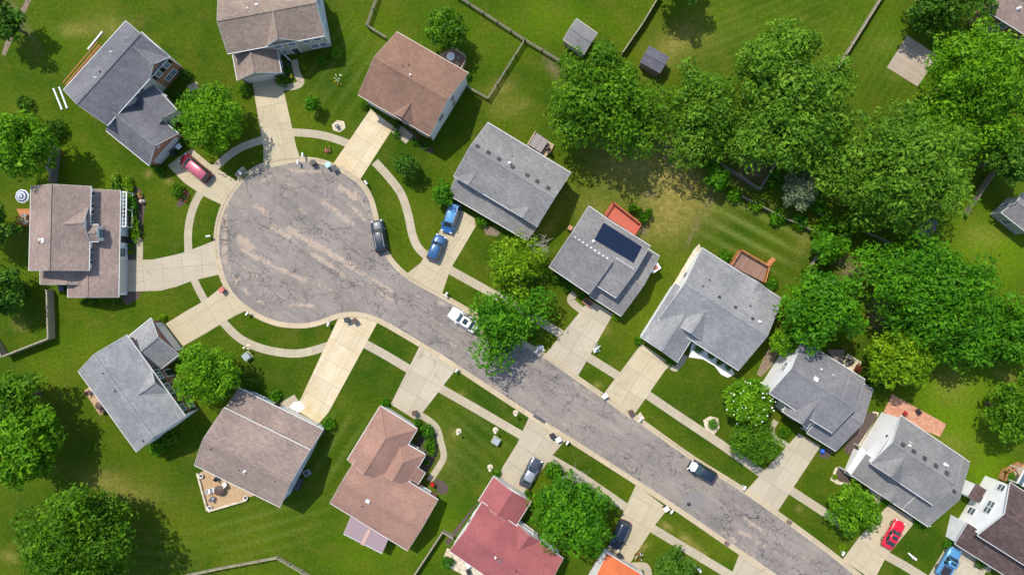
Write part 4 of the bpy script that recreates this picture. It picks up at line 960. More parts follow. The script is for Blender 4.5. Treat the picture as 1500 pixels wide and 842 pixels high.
def tree(name, label, px, py, rpx, zc, mat, vs=.75, lobes=None, leaf=.36, dens=1.0, group=None, seed=None, irr=.22, lob_r=(.17, .31), bare=0, up=.45, ell=None):
    """px,py,rpx: crown outline in the photo; zc: height of the crown's middle"""
    TREE_N[0] += 1; rng = np.random.default_rng(seed or 100 + TREE_N[0])
    c = P(px, py, zc); k = S * (CAM_H - zc) / CAM_H; R = rpx * k; root = thing(name, label, 'tree', (c.x, c.y, 0), 0, group)
    Hc = R * vs; L_ = []
    ex, ey, ea = ell if ell else (1, 1, 0); ca, sa = math.cos(-ea), math.sin(-ea)
    leaf *= .70; n = int(22 + R * 7)
    nb = 6 + int(R * .8); bang = np.arange(nb) * 2 * math.pi / nb + rng.normal(size=nb) * .22; blen = rng.uniform(1 - irr * .8, 1 + irr * .45, nb); bup = rng.normal(size=nb) * .10
    for i in range(n):
        a = i * 2.39996 + rng.normal() * .35; rad = math.sqrt((i + .5) / n); kb = int(np.argmin(np.abs((bang - a + math.pi) % (2 * math.pi) - math.pi)))
        if rad > .3:
            da = (a - bang[kb] + math.pi) % (2 * math.pi) - math.pi; a = bang[kb] + da * max(.42, 1 - irr * 1.9)
        ang_irr = 1 + irr * math.sin(2 * a + TREE_N[0]) * .6 + irr * math.sin(5 * a + TREE_N[0] * 2.1) * .6
        lr = R * rng.uniform(*lob_r) * (1.05 - .28 * rad)
        rr = max(0, (R * ang_irr * blen[kb] - lr * .95)) * rad
        z = Hc * (math.sqrt(max(0, 1 - (rad * .92) ** 2)) * 1.0 - .18) + rng.normal() * Hc * .13 - lr * .4 + bup[kb] * R
        if rng.random() < .14: z -= Hc * .35
        x, y = rr * math.cos(a) * ex, rr * math.sin(a) * ey
        L_.append((x * ca - y * sa, x * sa + y * ca, z, lr, rng.uniform(.6, .85)))
    for i in range(int(n * .5)):       # lower skirt so the crown has depth seen from the side
        a = rng.random() * 6.283; rr = R * .62 * math.sqrt(rng.random()); lr = R * .3
        x, y = rr * math.cos(a) * ex, rr * math.sin(a) * ey
        L_.append((x * ca - y * sa, x * sa + y * ca, -Hc * .35 * rng.random(), lr, .8))
    if lobes:
        for (lx, ly, lr, lz) in lobes:
            q = P(lx, ly, lz); lr *= k
            for j in range(7):
                a = j * .9; s_ = lr * .5 * (j > 0)
                L_.append((q.x - c.x + s_ * math.cos(a), q.y - c.y + s_ * math.sin(a), lz - zc + rng.normal() * .4, lr * .55, .8))
    nl = int(min(52000, max(900, R * R * 330 * dens * (ex * ey) * (.26 / leaf) ** 1.5)))
    V, F, tint = leaf_cloud(L_, nl, leaf, rng, up)
    V[:, 2] += zc; V[:, 2] = np.maximum(V[:, 2], .25)
    o = np_mesh('crown', V, F, M[mat], dict(tint=tint)); o.parent = root
    tr = MB(); r0 = max(.07, R * .055); rngp = np.random.default_rng(5 + TREE_N[0])
    limb_mb(tr, (c.x, c.y, -.05), (c.x, c.y, zc * .62), r0 * 1.25, r0 * .8, rngp, 4, .15)
    for j in range(7):
        q = L_[int(rng.integers(0, n))]
        limb_mb(tr, (c.x, c.y, zc * (.35 + .04 * j)), (c.x + q[0] * .9, c.y + q[1] * .9, zc + q[2] * .8), r0 * .5, r0 * .12, rngp, 4, .5)
    tr.build('trunk', M['bark'], root)
    if bare:
        bm = MB()
        bx, by, bl, nb = bare
        q = P(bx, by, zc + .3)
        for j in range(nb):
            a = rng.random() * 6.283; e = q + Vector((math.cos(a) * bl * rng.uniform(.5, 1), math.sin(a) * bl * rng.uniform(.5, 1), rng.uniform(.2, 1.4)))
            limb_mb(bm, (q.x, q.y, zc - .6), e, .055, .018, rngp, 3, 1.5)
            for kx in range(4):
                m_ = q.lerp(e, rng.uniform(.4, .9)); limb_mb(bm, m_, m_ + Vector(rng.normal(size=3) * .55), .025, .01, rngp, 2, 1.)
        bm.build('bare_branch', M['bark_grey'], root)
    return root
G1 = 'trees standing among the houses'; G2 = 'big trees in the row behind the houses'
TR = [
 ('broadleaf_tree','round mid-green tree beside the slate house and the red minivan',310,175,54,5.2,'lf_bright',dict(leaf=.30,irr=.1,group=G1)),
 ('broadleaf_tree','round dense green tree between the green-shuttered house and the mauve-roofed house',304,546,52,5.2,'lf_bright',dict(leaf=.28,irr=.08,group=G1,lob_r=(.15,.24))),
 ('broadleaf_tree','small round tree behind the red-brown house at its deck',653,42,34,4.2,'lf_mid',dict(leaf=.32,irr=.1,group=G1)),
 ('broadleaf_tree','large tree standing alone on the lawn, lower left corner',118,793,88,7.5,'lf_mid',dict(leaf=.36,irr=.16,group=G1,up=.3)),
 ('broadleaf_tree','light green tree at the left edge below the green-shuttered house',38,650,60,6.5,'lf_bright',dict(leaf=.45,irr=.2,group=G1)),
 ('broadleaf_tree','tree at the left edge just above the light green one',22,585,48,5.5,'lf_mid',dict(leaf=.35,irr=.25,group=G1)),
 ('broadleaf_tree','tall bright tree above the striped umbrella at the left edge',28,213,57,7.5,'lf_bright',dict(leaf=.35,irr=.2,group=G1)),
 ('broadleaf_tree','dark green tree at the left edge beside the fence corner',0,425,42,4.5,'lf_dark',dict(leaf=.38,irr=.2,group=G1)),
 ('broadleaf_tree','dark tree in the top left corner beside the dirt path',2,30,34,5,'lf_dark',dict(leaf=.4,irr=.25,group=G1)),
 ('young_tree','small dark young tree beside the drive of the red-brown house',596,243,22,3.0,'lf_dark',dict(leaf=.3,irr=.25,group=G1)),
 ('young_tree','thin sapling on the lawn between the two top driveways',457,153,15,2.4,'lf_green',dict(leaf=.26,irr=.4,dens=.7,group=G1)),
 ('young_tree','small bushy tree at the left corner of the long garage roof',649,283,20,2.8,'lf_green',dict(leaf=.3,irr=.3,group=G1)),
 ('broadleaf_tree','sparse yellow-green tree with dead branches before the solar house',752,386,50,4.6,'lf_yel',dict(leaf=.30,irr=.4,dens=.42,group=G1,bare=(790,357,2.2,9),lob_r=(.15,.25))),
 ('broadleaf_tree','dark green street tree overhanging the white car',742,470,50,5.2,'lf_green',dict(leaf=.34,irr=.18,group=G1,lobes=[(790,450,30,4.8),(725,515,34,4.8),(712,455,26,5.0)])),
 ('broadleaf_tree','big round tree with grey bare twigs beside the grey sedan',838,752,65,6.2,'lf_green',dict(leaf=.34,irr=.1,group=G1,bare=(838,698,2.0,12),lob_r=(.15,.24))),
 ('broadleaf_tree','large tree at the left end of the tree row, below the grey gambrel shed',880,142,80,8.5,'lf_mid',dict(leaf=.35,irr=.22,group=G2,lobes=[(935,190,42,8),(840,180,40,7.5),(965,160,38,7.5)])),
 ('broadleaf_tree','loose pale tree in the middle of the tree row beside the violet-grey shed',1035,158,60,7.5,'lf_pale',dict(leaf=.35,irr=.25,group=G2,lobes=[(1012,205,42,7),(1065,195,42,7)])),
 ('broadleaf_tree','tall tree of the tree row whose top reaches farthest up the lawn',1135,98,66,9,'lf_pale',dict(leaf=.35,irr=.22,group=G2)),
 ('broadleaf_tree','broad feathery tree of the tree row above the grey-green conifer',1168,172,90,9,'lf_pale',dict(leaf=.36,irr=.22,group=G2,lobes=[(1115,200,50,8.5)])),
 ('broadleaf_tree','huge spreading tree right of the grey-green conifer',1318,255,98,9.5,'lf_pale',dict(leaf=.36,irr=.22,group=G2,lobes=[(1260,215,50,9),(1280,305,36,8),(1225,255,38,8),(1352,318,34,8),(1392,270,40,8.5),(1330,190,46,9)])),
 ('broadleaf_tree','bright green tree beside the square concrete pad',1430,110,82,9,'lf_bright',dict(leaf=.35,irr=.22,group=G2,lobes=[(1370,180,46,8.5),(1405,205,50,8),(1465,180,46,8)])),
 ('broadleaf_tree','dark tree at the top edge just above the concrete pad',1365,12,44,5,'lf_dark',dict(leaf=.35,irr=.25,group=G2,lobes=[(1412,0,34,5),(1440,4,25,5)])),
 ('broadleaf_tree','dark tree at the right edge above the small pale house',1482,232,40,7,'lf_dark',dict(leaf=.35,irr=.25,group=G2)),
 ('broadleaf_tree','tree at the right edge beside the bright green tree',1500,150,26,6,'lf_mid',dict(leaf=.35,irr=.22,group=G2)),
 ('broadleaf_tree','wide clear-green tree with layered branches below the huge spreading tree',1368,428,98,8.5,'lf_green',dict(leaf=.36,irr=.24,group=G2,ell=(1.1,.9,.5),lobes=[(1280,385,34,7),(1440,470,40,7.5)])),
 ('broadleaf_tree','round mid-green tree behind the white gable house',1203,452,66,7.5,'lf_green',dict(leaf=.40,irr=.24,group=G2)),
 ('broadleaf_tree','yellow-green round tree beside the red brick patio',1315,524,52,6,'lf_yel',dict(leaf=.32,irr=.12,group=G2)),
 ('broadleaf_tree','mid-green tree right of the yellow-green round tree',1400,492,54,6.5,'lf_green',dict(leaf=.4,irr=.25,group=G2,lobes=[(1440,505,34,6)])),
 ('broadleaf_tree','darker tree at the right edge above the lone lawn tree',1480,488,54,6.5,'lf_green',dict(leaf=.4,irr=.25,group=G2)),
 ('broadleaf_tree','lone tree at the right edge on the open lawn',1484,600,48,5.5,'lf_mid',dict(leaf=.36,irr=.25,group=G1,up=.25)),
 ('broadleaf_tree','tree at the top edge throwing shade on the striped lawn',1000,-38,42,7,'lf_dark',dict(leaf=.35,irr=.25,group=G2)),
 ('broadleaf_tree','small bright bush-like tree beside the white gable and the bare mulch strip',1150,500,24,4.0,'lf_bright',dict(leaf=.36,irr=.22,group=G2)),
 ('magnolia_tree','round tree with large white blossoms before the white gable',1095,587,38,4.2,'lf_bright',dict(leaf=.32,irr=.08,group=G1)),
 ('broadleaf_tree','fine-leaved olive green tree just below the blossoming magnolia',1104,645,40,3.6,'lf_mid',dict(leaf=.22,irr=.12,group=G1,dens=.8,up=.7)),
 ('broadleaf_tree','bright round tree beside the drive with the red car',1247,744,41,4.5,'lf_bright',dict(leaf=.30,irr=.1,group=G1)),
 ('broadleaf_tree','dense dark green tree at the bottom edge beside the dry verge',988,836,36,4,'lf_dark',dict(leaf=.30,irr=.15,group=G1)),
 ('conifer_tree','grey-green conifer in the shade of the tree row',1174,279,31,4.2,'lf_pine',dict(leaf=.26,irr=.22,group=G2,dens=1.1,lob_r=(.2,.32))),
 ('broadleaf_tree','bushy tree by the wooden corner fence under the tree row',1052,262,22,3.0,'lf_green',dict(leaf=.36,irr=.35,group=G2)),
 ('broadleaf_tree','overgrown shrub tree at the right end of the mown striped yard',1213,362,28,3.2,'lf_green',dict(leaf=.36,irr=.35,group=G2)),
 ('broadleaf_tree','small tree under the row beside the wide clear-green tree',1248,330,22,3.2,'lf_mid',dict(leaf=.36,irr=.35,group=G2)),
 ('broadleaf_tree','green tree at the left edge under the striped umbrella house',-18,330,40,5,'lf_dark',dict(leaf=.35,irr=.25,group=G1)),
]
TROOT = {}
for (nm, lb, x, y, r_, zc, mt, kw) in TR: TROOT[lb] = tree(nm, lb, x, y, r_, zc, mt, **kw)
# blossoms of the magnolia
mg_ = TROOT['round tree with large white blossoms before the white gable']; rng = np.random.default_rng(3); fb = MB()
for k in range(34):
    a = rng.random() * 6.283; rr = 3.6 * math.sqrt(rng.random()); z = 4.2 + 2.35 * math.sqrt(max(0, 1 - (rr / 3.9) ** 2)) + rng.uniform(-.1, .45)
    c = P(1095, 587, 4.2); s_ = rng.uniform(.65, 1.15); cc = (c.x + rr * math.cos(a), c.y + rr * math.sin(a), z)
    for j in range(6):
        t = j * 1.047 + k; d = Vector((math.cos(t), math.sin(t), .25)); e = Vector((-math.sin(t), math.cos(t), 0))
        q = Vector(cc); fb.face([q, q + d * .075 * s_ + e * .038 * s_, q + d * .13 * s_, q + d * .075 * s_ - e * .038 * s_])
fb.build('blossom', M['petal'], mg_)
# shrubs -----------------------------------------------------------
SHM = {}
def shrub_mesh(mat, v):
    key = (mat, v)
    if key not in SHM:
        rng = np.random.default_rng(50 + v); L_ = [(0, 0, .40, .58, .8)]
        for j in range(9):
            a = j * 2.4; L_.append((.48 * math.cos(a), .48 * math.sin(a), .34 + rng.uniform(-.15, .22), rng.uniform(.3, .42), .85))
        V_, F_, t_ = leaf_cloud(L_, 520, .115, rng, .4, .8); V_[:, 2] = np.maximum(V_[:, 2], .02)
        me_o = np_mesh('shrub', V_, F_, M[mat], dict(tint=t_)); SHM[key] = me_o.data; COL.objects.unlink(me_o); bpy.data.objects.remove(me_o)
    return SHM[key]
def shrub(label, px, py, rpx, mat='lf_green', h=None, name='shrub', cat='shrub', group='shrubs planted round the houses', sx=1, ang=0):
    R = rpx * S * .985; h = h or R * 1.5; c = P(px, py, h * .5)
    o = bpy.data.objects.new(name, shrub_mesh(mat, int(px) % 3)); COL.objects.link(o); o.location = (c.x, c.y, 0)
    o.scale = (R * sx, R, h); o.rotation_euler = (0, 0, ang if ang else (px * 1.7) % 6.28); tag(o, label, cat, group); return o
SB = [
 ('round shrub at the right corner of the tan house at the top',493,78,10,'lf_bright',0),
 ('low row shrub under the beige front windows of the top tan house',470,87,9,'lf_green',0),
 ('yellow-green low plant beside the front walk of the top tan house',446,97,6,'lf_yel',0),
 ('round shrub left of the garage of the top tan house',357,130,12,'lf_mid',0),
 ('round shrub right of the garage of the top tan house',412,117,12,'lf_mid',0),
 ('small shrub between the garage and the front walk of the top tan house',420,101,7,'lf_green',0),
 ('smallest shrub at the front door of the top tan house',416,88,6,'lf_dark',0),
 ('dark round shrub at the brick front corner of the slate house',271,110,11,'lf_dark',0),
 ('round shrub beside the entry roof of the slate house',262,138,9,'lf_dark',0),
 ('round shrub at the garage corner below the slate house beside the minivan drive',232,249,10,'lf_mid',0),
 ('shrub above the dark bins at the slate house garage',266,205,9,'lf_mid',0),
 ('round shrub at the left corner of the red-brown house drive',533,154,8,'lf_mid',0),
 ('dark shrub right of the drive of the red-brown house',581,183,7,'lf_dark',0),
 ('small yellow-green shrub right of the drive of the red-brown house',581,196,7,'lf_green',0),
 ('left shrub in the bed at the front of the red-brown house',606,207,7,'lf_green',0),
 ('middle shrub in the bed at the front of the red-brown house',615,210,6,'lf_green',0),
 ('right shrub in the bed at the front of the red-brown house',624,215,6,'lf_green',0),
 ('large round shrub beside the drive with two blue vehicles',706,324,11,'lf_green',0),
 ('yellow low plant beside the stony bed',727,331,5,'lf_yel',0),
 ('clipped hedge block before the white porch of the left tan house',193,303,10,'lf_green',2.2),
 ('yellow-flowering plant below the clipped hedge block',197,335,6,'lf_yel',0),
 ('pale green plant above the clipped hedge block',168,275,6,'lf_pale',0),
 ('yellow-green plant above the clipped hedge block',187,277,7,'lf_yel',0),
 ('small plant in the bed by the garage of the left tan house',191,359,5,'lf_green',0),
 ('lower small plant in the bed by the garage of the left tan house',191,369,5,'lf_yel',0),
 ('leftmost shrub under the bottom wall of the left tan house',121,443,6,'lf_dark',0),
 ('second shrub under the bottom wall of the left tan house',138,444,6,'lf_dark',0),
 ('third shrub under the bottom wall of the left tan house',154,444,6,'lf_mid',0),
 ('rightmost shrub under the bottom wall of the left tan house',171,443,7,'lf_dark',0),
 ('round lawn shrub next to the red flower bed',259,279,13,'lf_mid',0),
 ('small yellow-green shrub at the brick garage of the green-shuttered house',237,466,7,'lf_yel',0),
 ('loose shrub along the white side wall of the green-shuttered house',228,655,14,'lf_green',0),
 ('second loose shrub along the white side wall of the green-shuttered house',247,641,14,'lf_mid',0),
 ('shrub at the left end of the mauve front roof under the round tree',367,563,13,'lf_mid',0),
 ('round shrub at the door of the mauve-roofed house',402,579,11,'lf_green',0),
 ('round shrub right of the stained drive at the mauve roof corner',480,621,12,'lf_green',0),
 ('round shrub at the top corner of the hipped peach roof',564,590,9,'lf_green',0),
 ('round shrub beside the brown bin on the peach house drive',612,619,8,'lf_green',0),
 ('largest shrub in the bed of the peach-roofed house',625,632,14,'lf_green',0),
 ('second large shrub in the bed of the peach-roofed house',630,651,12,'lf_green',0),
 ('medium shrub in the bed of the peach-roofed house',632,662,8,'lf_bright',0),
 ('smallest shrub in the bed of the peach-roofed house',624,677,6,'lf_bright',0),
 ('round shrub left of the grey sedan',729,694,7,'lf_green',0),
 ('shrub at the right corner of the red garage roof',773,723,8,'lf_dark',0),
 ('leafy bush just above the big round tree beside the grey sedan',811,690,17,'lf_green',0),
 ('leftmost evergreen of the clump beside the red deck',927,304,8,'lf_green',2.6),
 ('middle evergreen of the clump beside the red deck',936,309,8,'lf_green',2.6),
 ('lower evergreen of the clump beside the red deck',942,320,9,'lf_green',2.6),
 ('rightmost evergreen of the clump beside the red deck',950,311,8,'lf_green',2.6),
 ('round shrub at the left drive corner of the grey ranch house',935,499,8,'lf_green',0),
 ('round shrub at the right garage corner of the grey ranch house',982,529,8,'lf_green',0),
 ('first round shrub in the white gravel bed, nearest the garage',1024,511,8,'lf_green',0),
 ('second round shrub in the white gravel bed',1042,521,6,'lf_green',0),
 ('third round shrub in the white gravel bed',1055,530,7,'lf_green',0),
 ('fourth round shrub in the white gravel bed, farthest from the garage',1067,538,6,'lf_green',0),
 ('shrub behind the grey ranch house left of the brown deck',1063,375,12,'lf_green',0),
 ('shrub behind the grey ranch house right of the brown deck',1132,417,11,'lf_green',0),
 ('round lawn shrub inside the stone ring',1045,621,9,'lf_green',0),
 ('round shrub inside the curved walk behind the magnolia',1150,633,11,'lf_green',0),
 ('yellow-green shrub at the corner of the solar house garage',903,464,7,'lf_yel',0),
 ('shrub under the front eave of the solar house',830,421,9,'lf_mid',0),
 ('shrub above the brick planter of the solar house',854,433,6,'lf_green',0),
 ('second shrub under the front eave of the solar house, further left',815,409,8,'lf_mid',0),
 ('small shrub on the verge under the street tree',782,494,9,'lf_green',0),
 ('round shrub under the small front gable of the paver patio house',1297,736,7,'lf_green',0),
 ('shrub between the bright round tree and the dark bed corner',1258,708,10,'lf_mid',0),
 ('shrub at the lower corner of the grey garage above the red car',1345,766,8,'lf_green',0),
 ('low shrub ring beside the mailbox near the bright round tree',1234,802,7,'lf_yel',0),
 ('yellow plant in the curved stone edging',1223,698,5,'lf_yel',0),
 ('round shrub above the blue pickup at the white wall',1390,797,9,'lf_green',0),
 ('dark round shrub on the drive of the dark brown-roofed house',1438,826,10,'lf_dark',0),
 ('round shrub inside the wooden railing near the dark brown roof',1480,697,11,'lf_green',0),
 ('loose shrub between the blue-grey roof and the yellow-green tree',1290,560,16,'lf_mid',0),
 ('shrub under the blue-grey roof corner beside the paver patio',1276,574,12,'lf_mid',0),
 ('rust-red shrub on the tan patio under the trees',1258,540,8,'lf_rust',0),
 ('undergrowth shrub at the upper end of the mown yard fence',1075,285,14,'lf_green',0),
 ('undergrowth shrub left of the wooden corner fence',1045,240,16,'lf_green',0),
 ('undergrowth shrub below the grey-green conifer',1140,318,15,'lf_green',0),
 ('undergrowth shrub right of the grey-green conifer',1215,325,18,'lf_green',0),
 ('undergrowth shrub at the right end of the mown yard',1190,400,17,'lf_mid',0),
 ('undergrowth shrub just left of the grey-green conifer',1135,262,16,'lf_green',0),
 ('undergrowth shrub inside the corner of the weathered wooden fence',1120,225,15,'lf_mid',0),
 ('undergrowth shrub on the upper side of the grey yard fence, middle',1108,300,13,'lf_bright',0),
 ('undergrowth shrub on the upper side of the grey yard fence, towards its right end',1172,325,15,'lf_green',0),
 ('undergrowth shrub between the conifer and the thin shaded fence',1200,302,15,'lf_green',0),
 ('undergrowth shrub above the right end of the grey yard fence',1196,338,14,'lf_bright',0),
 ('dark bush at the left edge below the tan house',28,425,15,'lf_dark',0),
 ('dark bush right of the tall bright tree above the umbrella',80,190,18,'lf_dark',0),
 ('dark bush below the bright tree at the left edge',33,150,14,'lf_dark',0),
 ('dark bush at the deck of the red-brown house',684,112,8,'lf_dark',0),
 ('low bush left of the orange-roofed house under the big round tree',866,812,9,'lf_green',0),
 ('bush at the lower left corner of the red-roofed house patio',655,824,12,'lf_green',0),
]
for (lb, x, y, r_, mt, hh) in SB:
    kw = dict(sx=1.0)
    if 'hedge' in lb: o = shrub(lb, x, y, 10, mt, 1.5, name='clipped_hedge', cat='hedge', sx=2.4, ang=math.pi / 2)
    else: shrub(lb, x, y, r_, mt, hh or None)
# ------------------------------------------------------------------ vehicles
def loft(stations, ring):
    """stations: (x, halfwidth, ztop, zbot); closed rounded section; returns verts, faces"""
    vs = []; fs = []; n = 12
    for (x, w, zt, zb) in stations:
        h = zt - zb
        sec = [(0, zb), (.8 * w, zb), (.97 * w, zb + .12 * h), (w, zb + .5 * h), (.97 * w, zb + .82 * h), (.88 * w, zb + .97 * h), (.45 * w, zt + .02), (0, zt + .035)]
        sec = sec + [(-a, z) for a, z in sec[-2:0:-1]]
        vs += [(x, a, z) for a, z in sec]
    n = 14
    for i in range(len(stations) - 1):
        for k in range(n): fs.append((i * n + k, i * n + (k + 1) % n, (i + 1) * n + (k + 1) % n, (i + 1) * n + k))
    fs.append(tuple(range(n))); fs.append(tuple((len(stations) - 1) * n + k for k in range(n))[::-1])
    return vs, fs
KIND = {  # hood-end etc. as fractions of the length from the front (x=+.5) : base of windscreen, roof front, roof rear, rear glass base ; roof height
 'sedan': (.20, .06, -.24, -.37, 1.42), 'coupe': (.16, .02, -.22, -.40, 1.38), 'suv': (.22, .09, -.40, -.475, 1.70), 'van': (.32, .16, -.43, -.485, 1.78), 'pickup': (.20, .09, -.08, -.13, 1.78)}
def car(kind, label, cat, px, py, hd, Lg, W, paint, name='parked_car', hood=None, roofp=None, sunroof=False, rack=False, group='vehicles parked on the street and drives'):
    zc = .9; c = P(px, py, zc); t = local_thing(name, label, cat, (c.x, c.y, .02), hd, group)
    wb, rf, rr, rb, H = KIND[kind]; w = W / 2; bz = .93 if kind in ('sedan', 'coupe') else 1.05
    def st(f, wf, z, zb=.28): return (f * Lg, w * wf, z, zb)
    hz = bz - .12
    body = [st(.5, .62, hz - .22, .38), st(.485, .80, hz - .10, .30), st(.44, .92, hz - .03), st(.34, .99, hz + .03), st(wb + .02, 1.0, bz)]
    if kind == 'pickup': body += [st(rb, 1.0, bz), st(rb - .02, 1.0, bz - .02), st(-.42, .99, bz - .02), st(-.485, .96, bz - .04), st(-.5, .90, bz - .12, .4)]
    else: body += [st(-.1, 1.0, bz + .02), st(rb + .04, .99, bz + .03), st(-.44 if rb > -.44 else rb + .01, .94, bz), st(-.485, .84, bz - .1, .32), st(-.5, .68, bz - .25, .4)]
    vs, fs = loft(body, 14); mb = MB(); mb.mesh(vs, fs, 0, True); bo = mb.build('body', M[paint], t)
    # glasshouse
    xw, xf, xr, xb = wb * Lg, rf * Lg, rr * Lg, rb * Lg; bw, rw = w * .90, w * .70
    base = [(xw, bw * .86), (xf + .1 * (xw - xf), bw), (xr, bw), (xb, bw * .84)]; top = [(xf, rw * .93), (xf - .1, rw), (xr + .1, rw), (xr, rw * .9)]
    gl = MB(); zb, zt = bz - .01, H - .03
    def ring(pts, z): return [(x, y, z) for x, y in pts] + [(x, -y, z) for x, y in pts[::-1]]
    B_, T_ = ring(base, zb), ring(top, zt); n = 8
    names = ['side', 'side', 'side', 'rear', 'side', 'side', 'side', 'front']
    ws, rg, sd = MB(), MB(), MB()
    for k in range(n):
        f = [B_[k], B_[(k + 1) % n], T_[(k + 1) % n], T_[k]]
        {'side': sd, 'rear': rg, 'front': ws}[names[k]].face(f[::-1])
    sd.face(T_[::-1][::-1])
    so = sd.build('side_window', M['cglass'], t); ws.build('windscreen', M['cglass'], t); rg.build('rear_window', M['cglass'], t)
    rp = MB(); vs = []; n2 = 5
    rs = [(xf + .05, rw * .90, H - .04), (xf - .10, rw * 1.0, H), ((xf + xr) / 2, rw * 1.03, H + .03), (xr + .12, rw * 1.0, H), (xr - .03, rw * .88, H - .05)]
    V_ = []; F_ = []
    for (x, y, z) in rs: V_ += [(x, y, z - .05), (x, y * .9, z), (x, y * .45, z + .03), (x, 0, z + .04), (x, -y * .45, z + .03), (x, -y * .9, z), (x, -y, z - .05)]
    for i in range(4):
        for k in range(6): F_.append((i * 7 + k, (i + 1) * 7 + k, (i + 1) * 7 + k + 1, i * 7 + k + 1))
    rp.mesh(V_, F_, 0, True)
    for i in range(4):
        for y0 in (0, 6): pass
    ro = rp.build('roof', M[roofp or paint], t)
    if sunroof:
        sr = MB(); sr.box(((xf + xr) / 2 + .1, 0, H + .055), (abs(xf - xr) * .5, rw * 1.2, .03)); sr.build('sunroof', M['cglass'], ro)
    if rack:
        rk = MB()
        for s_ in (-1, 1): rk.beam((xf - .2, s_ * rw * .86, H + .08), (xr + .2, s_ * rw * .86, H + .08), .05, .05)
        rk.build('roof_rail', M['metal'], ro)
    pl = MB()
    for k in (0, 3, 4, 7): pl.beam(B_[k], T_[k], .07, .06)
    for k in (1, 6):
        f = .5; bx_ = ((xf + xr) / 2); s_ = 1 if k == 1 else -1; pl.beam((bx_, s_ * bw * .995, zb), (bx_, s_ * rw * 1.01, zt), .08, .05)
    pl.build('pillar', M[roofp or paint], t)
    for s_ in (-1, 1):
        for f in (.30, -.30):
            ty = MB(); y = s_ * (w - .12); ty.tube((f * Lg, y - .11, .33), (f * Lg, y + .11, .33), .33, n=16); to = ty.build('wheel', M['tyre'], t)
            rm = MB(); rm.tube((f * Lg, y + s_ * .10, .33), (f * Lg, y + s_ * .125, .33), .2, n=12); rm.build('rim', M['rim'], to)
        hl = MB(); hl.box((.475 * Lg, s_ * w * .68, hz - .13), (.16, .34, .14), s_ * -.35); hl.build('headlight', M['lamp'], t)
        tl = MB(); tl.box((-.485 * Lg, s_ * w * .72, bz - .18), (.12, .26, .2), s_ * .25); tl.build('tail_light', M['tail'], t)
        mi = MB(); mi.box((wb * Lg - .12, s_ * (w + .07), bz + .02), (.12, .2, .13)); mi.build('mirror', M[paint], t)
    if hood:
        hp = MB(); V_ = []; F_ = []
        xs = [(wb + .025, .80, bz + .045), (.36, .83, hz + .085), (.45, .70, hz + .02), (.478, .55, hz - .04)]
        for (f, wf, z) in xs: V_ += [(f * Lg, w * wf * a, z - .09 * abs(a) ** 3) for a in (-1, -.5, 0, .5, 1)]
        for i in range(3):
            for k in range(4): F_.append((i * 5 + k, i * 5 + k + 1, (i + 1) * 5 + k + 1, (i + 1) * 5 + k))
        hp.mesh(V_, F_, 0, True); hp.build('bonnet', M[hood], t)
    else:
        cr = MB(); cr.beam((wb * Lg + .04, -w * .8, bz + .03), (wb * Lg + .04, w * .8, bz + .03), .05, .02); cr.build('wiper_cowl', M['blk'], t)
    if kind == 'pickup':
        bd = MB(); x0, x1 = rb * Lg - .08, -.47 * Lg
        bd.box(((x0 + x1) / 2, 0, bz + .02), (x0 - x1, W * .72, .06)); bd.build('bed_floor', M['blk'], t)
        rl = MB()
        for s_ in (-1, 1): rl.beam((x0 + .05, s_ * w * .82, bz + .10), (x1, s_ * w * .82, bz + .10), .16, .22)
        rl.beam((x1, -w * .86, bz + .10), (x1, w * .86, bz + .10), .12, .22); rl.build('bed_side', M[paint], t)
    return t
def paint(name, c, metal=.25): M[name] = simple(name, c, .28, metal, .05, 2.0, coat=.6); return name
paint('paint_red', (.19, .010, .028)); paint('paint_roof_sky_reflection', (.40, .085, .125)); M['paint_black'] = simple('paint_black', (.010, .022, .042), .42, .1, .05, 2.0, coat=.25); paint('paint_blue', (.03, .15, .42)); paint('paint_navy', (.015, .025, .05))
paint('paint_teal', (.025, .10, .24)); paint('paint_white', (.80, .80, .80), 0); paint('paint_grey', (.06, .07, .10)); paint('paint_bright_red', (.62, .008, .03), 0); paint('paint_sky', (.11, .33, .60)); paint('paint_silver', (.45, .47, .52), .5); paint('paint_bonnet_sky_reflection', (.70, .72, .74), 0)
car('van', 'dark red minivan, sky reflection painted pink on roof, on curved drive by slate house', 'minivan', 285.5, 246, head(-.77, -.64), 5.0, 2.0, 'paint_red', roofp='paint_roof_sky_reflection')  # pinkish roof colour paints in the sky reflecting off maroon bodywork
car('suv', 'black car with glossy roof parked at the right kerb of the round cul-de-sac', 'car', 555.5, 346, head(-.18, -.98), 4.7, 1.95, 'paint_black', rack=True)
car('van', 'bright blue van, the upper of two blue vehicles on one drive', 'van', 660.5, 319, head(-.32, .95), 4.4, 1.95, 'paint_blue', roofp='paint_sky', rack=True)
car('suv', 'darker blue car, the lower of two blue vehicles on one drive', 'car', 639, 363, head(.38, -.93), 3.9, 1.85, 'paint_teal')
car('sedan', 'white car with sunroof parked at the kerb half under the street tree', 'car', 679, 469, head(-.83, -.55), 4.7, 1.9, 'paint_white', sunroof=True)
car('suv', 'dark car with sky reflection painted white on its bonnet, parked alone at the kerb', 'car', 1029, 691, head(-.86, -.51), 4.3, 1.9, 'paint_black', hood='paint_bonnet_sky_reflection')  # whole car is dark; the pale bonnet is sky reflection put into colour
car('sedan', 'dark grey sedan parked on the drive above the red roof', 'car', 777.5, 693, head(.45, -.89), 4.5, 1.9, 'paint_grey', roofp='paint_silver')
car('suv', 'navy black car parked on the drive beside the orange roof', 'car', 908.5, 783.5, head(-.40, .92), 4.4, 1.9, 'paint_navy', rack=True)
